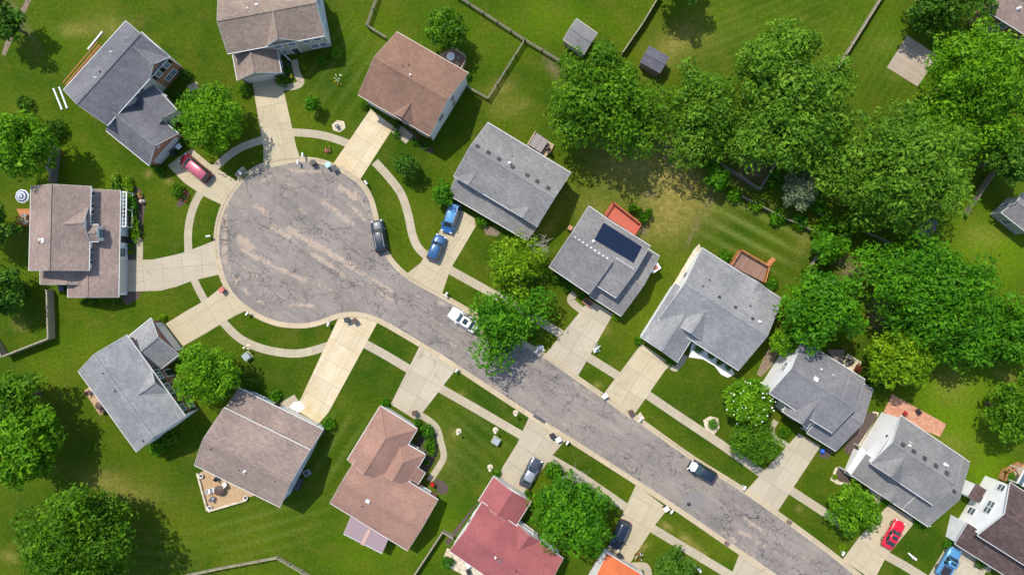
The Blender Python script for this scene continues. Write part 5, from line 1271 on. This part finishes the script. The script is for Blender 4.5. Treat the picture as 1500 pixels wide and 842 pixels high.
car('coupe', 'bright red car parked on the drive of the paver patio house', 'car', 1310, 783, head(.50, -.87), 4.4, 1.85, 'paint_bright_red', sunroof=True)
car('pickup', 'pale blue pickup truck on the drive in the lower right corner', 'pickup truck', 1391, 823.5, head(.50, -.87), 4.6, 2.0, 'paint_sky', sunroof=True)
# ------------------------------------------------------------------ fences, decks
def fence(name, label, pts, mat, h=1.15, step=2.4, style='rail', cat='fence', group='garden fences', thick=.09):
    w = [P(*q) for q in pts]; root = thing(name, label, cat, w[0], 0, group)
    rail = MB(); posts = []
    for a, b in zip(w[:-1], w[1:]):
        n = max(1, round((b - a).length / step))
        for k in range(n + 1):
            q = a.lerp(b, k / n)
            if not any((q - o).length < .3 for o in posts): posts.append(q)
        u = (b - a).normalized()
        if style == 'rail':
            for z in (.3, .68, h - .08): rail.beam(a + Vector((0, 0, z)), b + Vector((0, 0, z)), thick * .6, .14)
            rail.beam(a + Vector((0, 0, h)), b + Vector((0, 0, h)), thick * 1.3, .04)
        else:
            rail.beam(a + Vector((0, 0, h * .5)), b + Vector((0, 0, h * .5)), .035, h * .94); nb = int((b - a).length / .3)
            for k in range(nb): q = a + u * (.15 + k * .3); rail.box((q.x, q.y, h * .5), (.24, .07, h * .96), math.atan2(u.y, u.x))
            rail.beam(a + Vector((0, 0, h + .0)), b + Vector((0, 0, h)), thick * 1.6, .05)
    rail.build('rail', M[mat], root)
    for q in posts[:95]:
        pb = MB(); pb.box((q.x, q.y, h * .5 + .05), (.13, .13, h + .1)); pb.box((q.x, q.y, h + .12), (.17, .17, .05)); pb.build('post', M[mat], root)
    return root
fence('board_fence', 'wooden rail fence left of the red-brown house reaching the top edge', [(556,-8),(539,40.5),(567,58)], 'fence')
fence('board_fence', 'long wooden rail fence from the top edge past the grey gambrel shed', [(668,-4),(768.5,61.4),(818,91)], 'fence')
fence('board_fence', 'wooden rail fence making a corner behind the white wall of the red-brown house', [(768,62),(715,146.3),(685,129.3)], 'fence')
fence('board_fence', 'tan wooden fence between the two garden sheds', [(965,-4),(940,38),(910.5,81)], 'fence_l', style='board', h=1.5)
fence('board_fence', 'straight pale fence dividing the two striped lawns at the top right', [(1290,-6),(1219.6,107)], 'fence_l', h=1.4, style='board', thick=.11)
fence('board_fence', 'wide weathered fence below the left tan house', [(79,425),(81,494.5),(14.4,520.6),(-4,492)], 'fence_l', h=1.7, style='board', thick=.13)
fence('board_fence', 'pale fence with a bend at the bottom edge left of the peach house', [(258,843),(330,828),(408.4,813.3),(462,844)], 'fence_l')
fence('board_fence', 'pale fence left of the red-roofed house', [(604,844),(649.6,774.9),(664,783)], 'fence_l', h=1.4, style='board')
fence('board_fence', 'weathered wooden corner fence under the tree row beside the conifer', [(1034,232),(1069.8,253),(1109,279),(1138,232)], 'fence', h=1.5, style='board')
fence('board_fence', 'grey fence along the upper side of the mown striped yard', [(1084,288.4),(1140,318),(1200,344)], 'fence', style='board')
fence('board_fence', 'short pale fence at the right end of the mown striped yard', [(1197,370),(1176,403)], 'fence_l')
fence('board_fence', 'wooden fence between the tree row and the small pale house', [(1449,253),(1409,315)], 'fence', h=1.5, style='board')
fence('board_fence', 'thin fence in the shade left of the violet shed under the trees', [(1198,315),(1265,341),(1300,356)], 'fence')
fence('board_fence', 'weathered fence above the roof of the left tan house', [(87,222),(84,268)], 'deck_grey', h=1.7, style='board', thick=.2)
def deck(label, poly, mat, z=.5, rails=(), railmat=None, name='wooden_deck', rail_h=.95, cat='deck'):
    w = [P(q[0], q[1], z) for q in poly]; c = sum(w, Vector((0, 0, 0))) / len(w); root = thing(name, label, cat, (c.x, c.y, 0), 0, 'decks behind the houses')
    u = (w[1] - w[0]); mb = MB(); mb.prism([(q.x, q.y) for q in w], z - .16, z, uvaxis=(u.x, u.y)); mb.build('deck_floor', M[mat], root)
    sk = MB()
    for i in range(len(w)): a, b = w[i], w[(i + 1) % len(w)]; sk.beam((a.x, a.y, z / 2 - .12), (b.x, b.y, z / 2 - .12), .05, max(.1, z - .26))
    sk.build('skirt', M[railmat or mat], root)
    if rails:
        rl = MB()
        for (i, j) in rails:
            a, b = w[i], w[j]; n = max(1, round((b - a).length / 1.6))
            rl.beam(a + Vector((0, 0, rail_h)), b + Vector((0, 0, rail_h)), .16, .06); rl.beam(a + Vector((0, 0, .12)), b + Vector((0, 0, .12)), .06, .08)
            m = int((b - a).length / .16)
            for k in range(m): q = a.lerp(b, (k + .5) / m); rl.box((q.x, q.y, z + rail_h / 2), (.04, .04, rail_h - .1))
            for k in range(n + 1):
                q = a.lerp(b, k / n); pb = MB(); pb.box((q.x, q.y, z + rail_h / 2 + .04), (.12, .12, rail_h + .14)); pb.build('post', M[railmat or mat], root)
        rl.build('railing', M[railmat or mat], root)
    return root
deck('red painted deck behind the solar house beside the evergreen clump', [(885,315),(897,297),(937.5,329),(929,344)], 'deck_red', .55, [(0,1),(1,2),(2,3)], 'deck_red')
d = deck('brown deck with orange wooden railing behind the grey ranch house', [(1069,388),(1083,366),(1124,390),(1118,413)], 'deck_brown', .6, [(0,1),(1,2),(2,3)], 'deck_wood')
st_ = MB()
for k in range(4): a = P(1126 + 1.5 * k, 386 - 1.5 * k + 2, .5 - .13 * k); st_.box((a.x, a.y, .26 - .065 * k), (.62, 1.25, .52 - .13 * k), math.radians(-32))
st_.build('step', M['deck_wood'], d)
d2 = deck('small deck with pale railing at the back corner of the red-brown house', [(644,79),(662,71),(682,84),(683,90),(676,103)], 'deck_brown', .7, [(1,2),(2,3),(3,4)], 'deck_tan')
deck('tan deck with grey hot tub at the back of the grey house', [(772.5,214),(784,195),(812,212),(806,224),(797,231)], 'deck_tan', .45, [(0,1)], 'deck_tan')
deck('grey deck with steps behind the striped umbrella at the left edge', [(24,306),(43,306),(43,331),(32,329),(30,318)], 'deck_wood', .5, [(2,3),(3,4)], 'deck_wood')
deck('wooden railing deck beside the dark brown roof at the right edge', [(1466,701),(1470,690),(1494,677),(1512,690),(1490,708)], 'deck_tan', .5, [(0,1),(1,2)], 'deck_wood')
deck('weathered grey deck under the bright tree at the left edge', [(70,215),(86,218),(83,250),(68,250)], 'deck_grey', .5, [(0,1)], 'deck_grey')
deck('dark flat deck under the trees behind the blue-grey roof', [(1212,512),(1238,512),(1236,528),(1226,540)], 'deck_grey', .4)
# solid items ---------------------------------------------------------
def hot_tub():
    q = P(789, 210, 1.0); t = local_thing('hot_tub', 'covered grey hot tub with a folded seam standing on the tan deck', 'hot tub', (q.x, q.y, .45), math.radians(-34))
    mb = MB(); mb.box((0, 0, .4), (2.0, 1.9, .8)); mb.build('shell', M['deck_grey'], t)
    for s_ in (-1, 1): mb = MB(); mb.box((s_ * .53, 0, .86), (1.02, 2.05, .11)); mb.build('cover', simple('spa_cover', (.24, .21, .21), .6), t)
hot_tub()
def umbrella():
    q = P(30, 287, 2.4); t = local_thing('patio_umbrella', 'patio umbrella in navy and white rings beside the left tan house', 'umbrella', (q.x, q.y, 0), .2)
    mb = MB(); prof = [(1.02, 2.05), (.85, 2.16), (.66, 2.27), (.48, 2.37), (.30, 2.46), (.14, 2.53), (0.02, 2.58)]; n = 8
    for j in range(6):
        for k in range(n):
            a, b = k * 2 * math.pi / n, (k + 1) * 2 * math.pi / n; r0, z0 = prof[j]; r1, z1 = prof[j + 1]
            mb.face([(r0 * math.cos(a), r0 * math.sin(a), z0), (r0 * math.cos(b), r0 * math.sin(b), z0), (r1 * math.cos(b), r1 * math.sin(b), z1), (r1 * math.cos(a), r1 * math.sin(a), z1)], None, 1 if j in (0, 2, 4) else 0)
            if j == 0: mb.face([(r0 * math.cos(a), r0 * math.sin(a), z0 - .14), (r0 * math.cos(b), r0 * math.sin(b), z0 - .14), (r0 * math.cos(b), r0 * math.sin(b), z0), (r0 * math.cos(a), r0 * math.sin(a), z0)], None, 1)
    mb.build('canopy', [simple('navy_canvas', (.025, .05, .15), .8), simple('white_canvas', (.72, .74, .78), .8)], t)
    mb = MB(); mb.tube((0, 0, 0), (0, 0, 2.6), .03); mb.build('pole', M['metal'], t)
    mb = MB(); mb.lathe((0, 0, 0), [(.25, 0), (.25, .06), (.06, .12)], 14); mb.build('base', M['blk'], t)
    for k in range(8):
        a = k * math.pi / 4; mb = MB(); mb.tube((0, 0, 2.5), (1.0 * math.cos(a), 1.0 * math.sin(a), 2.04), .012, n=5); mb.build('rib', M['metal'], t)
umbrella()
def mailbox(label, px, py, ang, mat='white_p', gr='mailboxes along the kerb', name='mailbox'):
    q = P(px, py, 1.0); t = local_thing(name, label, 'mailbox', (q.x, q.y, 0), ang, gr)
    mb = MB(); mb.box((0, 0, .5), (.12, .12, 1.0)); mb.box((.05, 0, .82), (.42, .09, .09)); mb.beam((-.02, 0, .5), (.3, 0, .8), .07, .07); mb.build('post', M[mat], t)
    mb = MB(); n = 8; L0 = .62
    ring = [(-.13, 0), (-.13, .16)] + [(-.13 * math.cos(k * math.pi / n), .16 + .13 * math.sin(k * math.pi / n)) for k in range(1, n)] + [(.13, .16), (.13, 0)]
    vs = [(-.22, y, .88 + z) for y, z in ring] + [(-.22 + L0, y, .88 + z) for y, z in ring]; m = len(ring)
    mb.mesh(vs, [(k, (k + 1) % m, m + (k + 1) % m, m + k) for k in range(m)] + [tuple(range(m))[::-1], tuple(range(m, 2 * m))]); bo = mb.build('box', M[mat], t)
    mb = MB(); mb.box((-.22 + L0 + .012, 0, 1.0), (.02, .24, .22)); mb.build('door', M['metal'], bo)
    mb = MB(); mb.box((.1, -.145, 1.12), (.04, .015, .22)); mb.build('flag', M['tail'], bo)
    return t
MBX = [('white mailbox on the kerb below the straight drive of the top tan house',443,226,-1.6),('white mailbox left of the black bin at the top of the cul-de-sac',436,236.5,-1.6),('white mailbox on the verge right of the red-brown house drive',536.5,268,-.9+3.14),
 ('white mailbox among flowers at the upper left kerb',351,253,-.7),('white mailbox on the small lawn at the left of the cul-de-sac',304,346,0.1),('white mailbox on the verge at the lower left kerb',361.4,459.7,.8),
 ('white mailbox on the verge just left of the pale stained drive',480.3,475.4,1.3),('white mailbox above the white car at the kerb',654.3,430,-2.1),('white mailbox right of the wide pale drive on the lower verge',668.5,543,1.0),
 ('white mailbox among white stones under the street tree',787,512,-2.1),('white mailbox on the dry verge beside the solar house drive',873,511,-2.1),('white mailbox right of the drive above the big round tree',831,649,1.0),
 ('white mailbox beside the drive of the grey ranch house',939,613,-2.1),('white mailbox beside the drive near the blossoming magnolia',1091.5,713.5,-2.1),('white mailbox beside the black bin near the dry verge',984,750,1.0),
 ('white mailbox beside the drive near the bright round tree',1236,809.6,-2.1)]
for lb, x, y, a in MBX: mailbox(lb, x, y, a)
def bin_(label, px, py, ang, mat, lid, name='wheelie_bin'):
    q = P(px, py, .9); t = local_thing(name, label, 'bin', (q.x, q.y, .02), ang, 'wheelie bins put out on the drives')
    mb = MB(); a, b = .26, .33
    B_ = [(-a, -a, .06), (a, -a, .06), (a, a, .06), (-a, a, .06)]; T_ = [(-b, -b, .95), (b, -b, .95), (b, b, .95), (-b, b, .95)]
    mb.mesh(B_ + T_, [(3, 2, 1, 0), (4, 5, 6, 7)] + [(k, (k + 1) % 4, 4 + (k + 1) % 4, 4 + k) for k in range(4)]); mb.build('body', M[mat], t)
    mb = MB(); mb.box((.02, 0, .99), (.74, .70, .06)); mb.box((.06, 0, 1.03), (.5, .5, .04)); mb.build('lid', M[lid], t)
    mb = MB(); mb.tube((-.38, -.25, .93), (-.38, .25, .93), .025); mb.build('handle', M[lid], t)
    for s_ in (-1, 1): mb = MB(); mb.tube((-.26, s_ * .27 - .03, .12), (-.26, s_ * .27 + .03, .12), .12, n=12); mb.build('wheel', M['tyre'], t)
BN = [('black wheelie bin at the top of the cul-de-sac',458,238,.2,'blk','blk'),('pale blue-lidded bin at the top right kerb of the cul-de-sac',480.5,241.5,.5,'white_p','bluel'),('white bin with dark lid beside the pale blue-lidded bin',489.5,246,.5,'white_p','blk'),
 ('bin with red lid at the left kerb of the cul-de-sac',324.5,424.5,.7,'blk','redl'),('black bin left of the brown bin on the pale stained drive',508,468.5,.3,'blk','blk'),('brown bin right of the black one on the pale stained drive',519,469.8,.6,'brownp','brownp'),
 ('black bin with white lid lying by the drive of the grey ranch house kerb',886,579.5,.6,'blk','white_p'),('left of two dark bins by the kerb on the grey sedan drive',809.5,638.5,.5,'blk','blk'),('dark bin with white lid, right of two on the grey sedan drive',818,643.5,.5,'blk','white_p'),
 ('red-brown bin at the kerb beside the grey ranch drive',925,604.5,.6,'brownp','brownp'),('black bin with white lid by the kerb near the dry verge',976,745,.6,'blk','white_p'),('black bin beside the orange roof',908,814.5,.6,'blk','blk'),
 ('black bin before the slate house garage',253,224,.7,'blk','blk'),('black bin with white top before the slate house garage',262,215,.7,'blk','white_p'),('dark bin beside the corner of the peach-roofed house',607.5,605,.3,'blk','brownp'),('blue-black bin behind the left tan house',90,423,.1,'blk','navyl')]
M['bluel'] = simple('pale_blue_plastic', (.35, .60, .72), .5); M['redl'] = simple('red_plastic', (.50, .12, .10), .5); M['brownp'] = simple('brown_plastic', (.09, .055, .045), .6); M['navyl'] = simple('navy_plastic', (.04, .07, .14), .5)
for lb, x, y, a, m1, m2 in BN: bin_(lb, x, y, a, m1, m2)
def utility(label, px, py, ang, s=1.0):
    q = P(px, py, .6); t = local_thing('utility_box', label, 'utility box', (q.x, q.y, 0), ang)
    mb = MB(); mb.box((0, 0, .06), (1.2 * s, 1.1 * s, .12)); mb.build('pad', M['walk'], t)
    mb = MB(); mb.box((0, 0, .5), (.95 * s, .85 * s, .78)); bo = mb.build('cabinet', M['boxgreen'], t)
    mb = MB(); mb.box((0, .03, .92), (1.02 * s, .95 * s, .06)); mb.build('lid', M['boxgreen'], bo)
utility('grey-green utility box on the lawn left of the grey sedan', 726.5, 646, -.55); utility('grey-green utility box beside the round tree on the curved verge', 361, 522, -.9)
def lamp(label, px, py):
    q = P(px, py, 2.0); t = local_thing('lawn_lamp', label, 'lamp', (q.x, q.y, 0), 0, 'globe lamps on the lawns')
    mb = MB(); mb.tube((0, 0, 0), (0, 0, 1.75), .045); mb.build('pole', M['blk'], t)
    mb = MB(); mb.lathe((0, 0, 1.72), [(.06, 0), (.17, .08), (.2, .2), (.15, .33), (.04, .38)], 12); mb.build('globe', simple('lamp_globe', (.80, .72, .52), .3), t)
    mb = MB(); mb.lathe((0, 0, 0), [(.45, 0), (.4, .06), (.1, .09)], 12); mb.build('base', M['stone'], t)
for lb, x, y in (('globe lamp on the verge left of the storm drain',755.5,608),('globe lamp in a pale dry ring on the peach house lawn',670.5,635.5),('globe lamp beside the grey-green utility box near the grey sedan',725.5,633.5),('globe lamp at the upper corner of the red-roofed house',717.5,689),('globe post beside the utility box under the round tree',357,509.5)): lamp(lb, x, y)
def grate(label, px, py, ang, w, d, mat='blk'):
    q = P(px, py, 0); t = local_thing('storm_drain', label, 'storm drain', (q.x, q.y, 0), ang, 'storm drains at the kerb')
    mb = MB(); mb.box((0, 0, .07), (w, d, .09)); mb.build('frame', M[mat], t); mb = MB()
    for k in range(int(w / .14)): mb.box((-w / 2 + .1 + k * .14, 0, .125), (.05, d * .8, .02))
    mb.build('grate', M['metal'], t)
grate('long dark storm drain across the drive mouth in the kerb', 790, 613, math.radians(-32), 1.95, .42); M['rustb'] = simple('rusty_iron', (.16, .075, .05), .8)
grate('rusty square drain on the lower kerb by the dry verge', 1064.6, 795.5, math.radians(-33), .75, .6, 'rustb'); grate('rusty square drain on the upper kerb right of the magnolia drive', 1156, 764.4, math.radians(-33), .75, .6, 'rustb')
mb = MB(); q = P(1009, 738); mb.lathe((q.x, q.y, .008), [(.30, 0), (.30, .012), (.02, .016)], 16); tag(mb.build('manhole_cover', M['blk'], None, (q.x, q.y, 0)), 'small dark iron cover in the newer asphalt patch', 'manhole cover')
# poles lying on the lawn and scaffold of the slate house
for lb, a, b in (('white pole lying on the lawn, left of a pair below the scaffold', (78.4, 130), (91, 161)), ('white pole lying on the lawn, right of a pair below the scaffold', (86.8, 128), (98.5, 159)), ('single white pole lying on the lawn above the slate roof', (150, 47), (129, 72.6))):
    p, q = P(*a, .1), P(*b, .1); mb = MB(); mb.tube(p, q, .13, .13, 10)
    for t in (.02, .5, .98): m = p.lerp(q, t); mb.tube(m - (q - p).normalized() * .06, m + (q - p).normalized() * .06, .165, .165, 10)
    tag(mb.build('white_pole', M['white_p'], None, ((p.x + q.x) / 2, (p.y + q.y) / 2, 0)), lb, 'pole', 'white poles on the lawn')
a, b = P(147, 66, 1.2), P(97, 124.5, 1.2); sc = thing('scaffold', 'orange wooden scaffold plank standing along the rear eave of the slate house', 'scaffold', ((a.x + b.x) / 2, (a.y + b.y) / 2, 0))
u = (b - a).normalized(); o_ = Vector((u.y, -u.x, 0)); mb = MB()
mb.beam(a, b, .3, .08); mb.build('plank', M['deck_wood'], sc); mb = MB()
for s_ in (-1, 1): mb.beam(a + o_ * s_ * .24 + Vector((0, 0, .5)), b + o_ * s_ * .24 + Vector((0, 0, .5)), .09, .09)
mb.build('rail', M['deck_wood'], sc)
for k in range(6):
    for s_ in (-1, 1): q = a.lerp(b, k / 5) + o_ * s_ * .24; mb = MB(); mb.beam((q.x, q.y, 0), (q.x, q.y, 1.75), .09, .09); mb.build('post', M['deck_wood'], sc)
# garden furniture --------------------------------------------------------
def table(label, px, py, r, mat, z0=.02, top=.74):
    q = P(px, py, top); t = local_thing('patio_table', label, 'table', (q.x, q.y, z0), .3, 'patio tables')
    mb = MB(); mb.lathe((0, 0, top), [(r * .97, 0), (r, .02), (r * .97, .045), (.02, .05)], 20); mb.build('table_top', M[mat], t)
    for k in range(4): a = k * math.pi / 2; mb = MB(); mb.tube((r * .75 * math.cos(a), r * .75 * math.sin(a), 0), (r * .5 * math.cos(a), r * .5 * math.sin(a), top), .025); mb.build('leg', M[mat], t)
def chair(label, px, py, ang, mat, z0=.02):
    q = P(px, py, .5); t = local_thing('patio_chair', label, 'chair', (q.x, q.y, z0), ang, 'patio chairs')
    mb = MB(); mb.box((0, 0, .42), (.55, .55, .07)); mb.build('seat', M[mat], t)
    mb = MB(); mb.box((-.27, 0, .74), (.06, .55, .58), 0, 0, Matrix.Rotation(-.2, 3, 'Y')); mb.build('backrest', M[mat], t)
    for x in (-.24, .24):
        for y in (-.25, .25): mb = MB(); mb.tube((x, y, 0), (x, y, .42), .022, n=6); mb.build('leg', M['metal'], t)
    for y in (-.29, .29): mb = MB(); mb.box((0, y, .62), (.5, .05, .04)); mb.build('armrest', M[mat], t)
table('dark round table on the tan flagstone patio', 321, 718, .75, 'brownp')
chair('white chair above the dark table on the flagstone patio', 329, 709.5, 2.2, 'white_p'); chair('white chair left of the dark table, upper', 312.5, 717, 0, 'white_p'); chair('white chair left of the dark table, outer', 306, 719, 0, 'white_p')
chair('grey chair in the lower corner of the flagstone patio', 311, 730, 1, 'metal'); chair('dark chair by the wall of the mauve-roofed house', 318, 700, 1, 'blk')
for lb, x, y in (('round white planter at the upper corner of the flagstone patio', 294, 697), ('round white planter at the lowest corner of the flagstone patio', 307, 744), ('round white planter at the right corner of the flagstone patio', 359.5, 729)):
    q = P(x, y, .4); t = local_thing('planter', lb, 'planter', (q.x, q.y, .02), 0, 'round white planters'); mb = MB(); mb.lathe((0, 0, 0), [(.25, 0), (.33, .4), (.36, .42), (.30, .43), (.28, .36)], 14); mb.build('pot', M['white_p'], t); mb = MB(); mb.lathe((0, 0, .3), [(.27, 0), (.2, .1), (.02, .12)], 10); mb.build('soil', M['mulch'], t)
w_ = [P(300, 747), P(362, 731)]; mb = MB(); mb.beam(w_[0] + Vector((.6, -.05, .2)), w_[1] + Vector((0, 0, .2)), .3, .4); tag(mb.build('stone_wall', M['stone'], None, (w_[0] + w_[1]) / 2), 'low pale stone edging wall of the flagstone patio', 'wall')
w_ = [P(290, 692), P(305, 747)]; mb = MB(); mb.beam(w_[0] + Vector((0, 0, .2)), w_[1] + Vector((0, 0, .2)), .25, .4); tag(mb.build('stone_wall', M['stone'], None, (w_[0] + w_[1]) / 2), 'low pale stone wall on the left side of the flagstone patio', 'wall')
table('small table behind the white railing left of the tan house deck', 37, 322, .5, 'deck_tan', .5); chair('pale chair on the small deck at the left tan house', 39, 316, 1.2, 'metal', .5); chair('white chair on the small deck at the left tan house', 41, 325, 2.4, 'white_p', .5)
chair('red chair beside the porch of the peach-roofed house', 633, 708.5, 2.4, 'tail'); chair('red armchair on the brick paver patio', 1326.5, 605, .8, 'tail'); chair('black chair at the upper right of the paver patio', 1345, 601.5, 2, 'blk')
chair('dark chair beside the narrow tan patio', 130, 575, .5, 'brownp'); table('brown square-looking table on the narrow tan patio', 145, 594, .55, 'brownp'); chair('brown chair below the table on the narrow tan patio', 149, 601, 2, 'brownp')
table('pale round table on the small deck of the red-brown house', 661, 85, .6, 'white_p', .7); chair('grey chair on the small deck of the red-brown house', 672, 86, 2, 'metal', .7); chair('brown chair on the small deck of the red-brown house', 671, 96, 1, 'deck_tan', .7)
chair('dark chair on the tan deck beside the hot tub', 801, 216, 2.5, 'brownp', .45); chair('second dark chair on the tan deck nearer the edge', 804, 222, 2.5, 'brownp', .45)
chair('black chair on the pale patio of the red-roofed house', 686, 836, 2, 'blk'); table('grey table on the pale patio of the red-roofed house', 686, 827, .45, 'white_p')
def grill(label, px, py, ang, z0=.02):
    q = P(px, py, 1.0); t = local_thing('grill', label, 'grill', (q.x, q.y, z0), ang)
    mb = MB(); mb.box((0, 0, .4), (.6, .5, .75)); mb.build('cart', M['blk'], t); mb = MB(); V_ = []
    mb.tube((-.4, 0, .85), (.4, 0, .85), .27, n=14); mb.build('lid', M['blk'], t)
    for s_ in (-1, 1): mb = MB(); mb.box((s_ * .58, 0, .78), (.32, .42, .04)); mb.build('shelf', M['metal'], t)
grill('black grill on the tan patio under the trees', 1247, 530, .5); grill('black grill behind the slate house scaffold at the tree', 76, 243, .2, .5)
# window wells and air conditioners
def ac(label, px, py, ang=.5):
    q = P(px, py, .8); t = local_thing('air_conditioner', label, 'air conditioner', (q.x, q.y, 0), ang, 'air conditioners beside the houses'); mb = MB(); mb.box((0, 0, .42), (.8, .8, .8)); mb.build('casing', M['boxgreen'], t)
    mb = MB(); mb.lathe((0, 0, .82), [(.33, 0), (.33, .05), (.1, .06)], 16); mb.build('fan_guard', M['vent'], t)
ac('square air conditioner beside the pale blue wall of the mauve-roofed house', 449, 693); ac('white air conditioner at the left corner of the peach-roofed house', 521.5, 667)
mb = MB(); a, b = P(433, 716), P(441, 699); mb.beam((a.x, a.y, .2), (b.x, b.y, .2), 1.0, .4); tag(mb.build('window_well', M['vent'], None, (a + b) / 2), 'long dark window well along the pale blue wall of the mauve-roofed house', 'window well')
# ornaments
def statue(label, px, py, mat, h=.8):
    q = P(px, py, h * .6); mb = MB(); mb.lathe((q.x, q.y, 0), [(.3, 0), (.3, .08), (.12, .14), (.1, h * .55), (.28, h * .75), (.3, h * .85), (.05, h)], 12); tag(mb.build('bird_bath', M[mat], None, (q.x, q.y, 0)), label, 'bird bath')
statue('grey bird bath in the stone ring on the lawn of the red-brown house', 494, 185, 'metal'); statue('pale bird bath in the flower bed of the left tan house', 207, 295, 'stone')
q = P(1205, 660.5, .4); mb = MB(); mb.lathe((q.x, q.y, 0), [(.12, 0), (.3, .12), (.38, .36), (.3, .62), (.1, .74)], 16); tag(mb.build('blue_ball', M['bluep'], None, (q.x, q.y, 0)), 'bright blue ball on the bed by the blue-grey roofed house', 'ball')
q = P(861, 443, .4); t = thing('brick_planter', 'low brick planter beside the drive of the solar house', 'planter', (q.x, q.y, 0)); mb = MB(); R_ = math.radians(-34)
mb.box((q.x, q.y, .22), (1.5, .9, .44), R_); mb.build('wall', M['brick'], t); mb = MB(); mb.box((q.x, q.y, .46), (1.25, .65, .06), R_); mb.build('soil', M['mulch'], t)
def flowers(label, px, py, r, cols):
    q = P(px, py, .25); t = thing('flower_clump', label, 'flowers', (q.x, q.y, 0), 0, 'flower clumps'); rng = np.random.default_rng(int(px))
    V_, F_, tn = leaf_cloud([(q.x, q.y, .18, r * S, .6)], 160, .09, rng); V_[:, 2] = np.maximum(V_[:, 2], .02); o = np_mesh('foliage', V_ - np.array([q.x, q.y, 0]), F_, M['lf_green'], dict(tint=tn)); o.parent = t
    for ci, cm in enumerate(cols):
        mb = MB()
        for k in range(9):
            a = rng.random() * 6.28; rr = r * S * math.sqrt(rng.random()); c = (q.x + rr * math.cos(a), q.y + rr * math.sin(a), .28 + rng.random() * .2); mb.lathe(c, [(.02, -.04), (.11, 0), (.02, .05)], 6)
        mb.build('petals', M[cm], t)
M['pk'] = simple('pink_petal', (.60, .16, .16), .6); M['rd'] = simple('red_petal', (.50, .03, .04), .6); M['yl'] = simple('yellow_petal', (.60, .42, .03), .6)
flowers('red flowers in the little bed below the red minivan', 270, 289, 8, ['rd', 'rd']); flowers('pink and white flowers round the mailbox at the upper left kerb', 353, 255, 8, ['pk', 'white_p']); flowers('pink flower clump on the lawn above the cul-de-sac', 480, 219, 5, ['pk', 'pk'])
flowers('yellow and orange flowers at the front walk of the top tan house', 426, 112, 4, ['yl']); flowers('orange flowers at the bed end of the left tan house', 206, 286, 4, ['pk', 'yl']); flowers('red and white flowers beside the orange-roofed house', 936, 814, 6, ['rd', 'white_p'])
flowers('white flowers on the verge beside the mailbox of the solar house', 875, 508, 5, ['white_p']); flowers('yellow flowers on the dry lawn of the top tan house', 497, 117, 8, ['yl', 'white_p'])
for lb, x, y in (('white lawn figure beside the pickup drive', 1339, 817), ('white lawn ornament by the small bottom tree', 1025, 835)):
    q = P(x, y, .4); t = thing('lawn_ornament', lb, 'ornament', (q.x, q.y, 0)); mb = MB(); mb.lathe((q.x, q.y, 0), [(.22, 0), (.26, .2), (.15, .55), (.2, .75), (.14, .95), (.02, 1.02)], 12); mb.build('body', M['white_p'], t); mb = MB(); mb.beam((q.x - .1, q.y + .1, .4), (q.x - .75, q.y + .7, .2), .2, .2); mb.build('arm', M['white_p'], t)
# pergola of the paver patio house
t = thing('pergola', 'white slatted pergola at the left corner of the paver patio house', 'pergola', P(1250, 677)); mb = MB()
c4 = [P(1241, 690, 2.5), P(1263, 655, 2.5), P(1271, 664, 2.5), P(1249, 698, 2.5)]
for k in range(4): s0 = k / 3; mb.beam(c4[0].lerp(c4[3], s0), c4[1].lerp(c4[2], s0), .30, .12)
mb.build('slat', M['trim'], t)
for q in c4: mb = MB(); mb.beam((q.x, q.y, 0), (q.x, q.y, 2.45), .14, .14); mb.build('post', M['trim'], t)
# white skylight room at right edge
t = thing('glass_porch', 'white framed glass porch at the right edge beside the wooden railing', 'glass porch', P(1499, 706)); mb = MB(); mc = MB()
c4 = [P(1490, 707, 2.8), P(1500, 688, 2.8), P(1530, 707, 2.5), P(1520, 727, 2.5)]
mb.beam(c4[0], c4[1], .2, .2); mb.beam(c4[3], c4[2], .2, .2)
for k in range(5): mb.beam(c4[0].lerp(c4[3], k / 4), c4[1].lerp(c4[2], k / 4), .16, .16)
for q in c4: mb.beam((q.x, q.y, 0), q, .16, .16)
mb.build('frame', M['trim'], t); mc.face([q - Vector((0, 0, .02)) for q in c4]); mc.face([q - Vector((0, 0, .05)) for q in c4][::-1]); mc.build('roof_glass', M['glass'], t)
# ------------------------------------------------------------------ camera, sun, sky
ELEV = math.radians(59); SH = Vector((.56, -.83)).normalized()
w = bpy.data.worlds.new('World'); SC.world = w; w.use_nodes = True; nt = w.node_tree
sky = nt.nodes.new('ShaderNodeTexSky'); sky.sky_type = 'NISHITA'; sky.sun_disc = False
sky.sun_elevation = ELEV; sky.sun_rotation = math.atan2(-SH.x, -SH.y)
bg = nt.nodes['Background']; bg.inputs['Strength'].default_value = .15; nt.links.new(sky.outputs[0], bg.inputs[0])
sl = bpy.data.lights.new('sun', 'SUN'); sl.energy = 3.2; sl.angle = math.radians(.5); sl.color = (1.0, .93, .82)
so = bpy.data.objects.new('sun', sl); COL.objects.link(so)
d = Vector((SH.x * math.cos(ELEV), SH.y * math.cos(ELEV), -math.sin(ELEV))); so.rotation_euler = d.to_track_quat('-Z', 'Y').to_euler(); so.location = (0, 0, 60)
cam = bpy.data.cameras.new('camera'); cam.sensor_width = 36; cam.lens = 18 * CAM_H / 75.0; cam.clip_end = 6000; cam.clip_start = 1
co = bpy.data.objects.new('camera', cam); COL.objects.link(co); co.location = (0, 0, CAM_H); co.rotation_euler = (0, 0, 0); SC.camera = co
SC.render.resolution_x = 1024; SC.render.resolution_y = 574
vs = SC.view_settings; vs.view_transform = 'Standard'; vs.look = 'None'; vs.exposure = 0.48; vs.gamma = 1.0; vs.use_curve_mapping = False
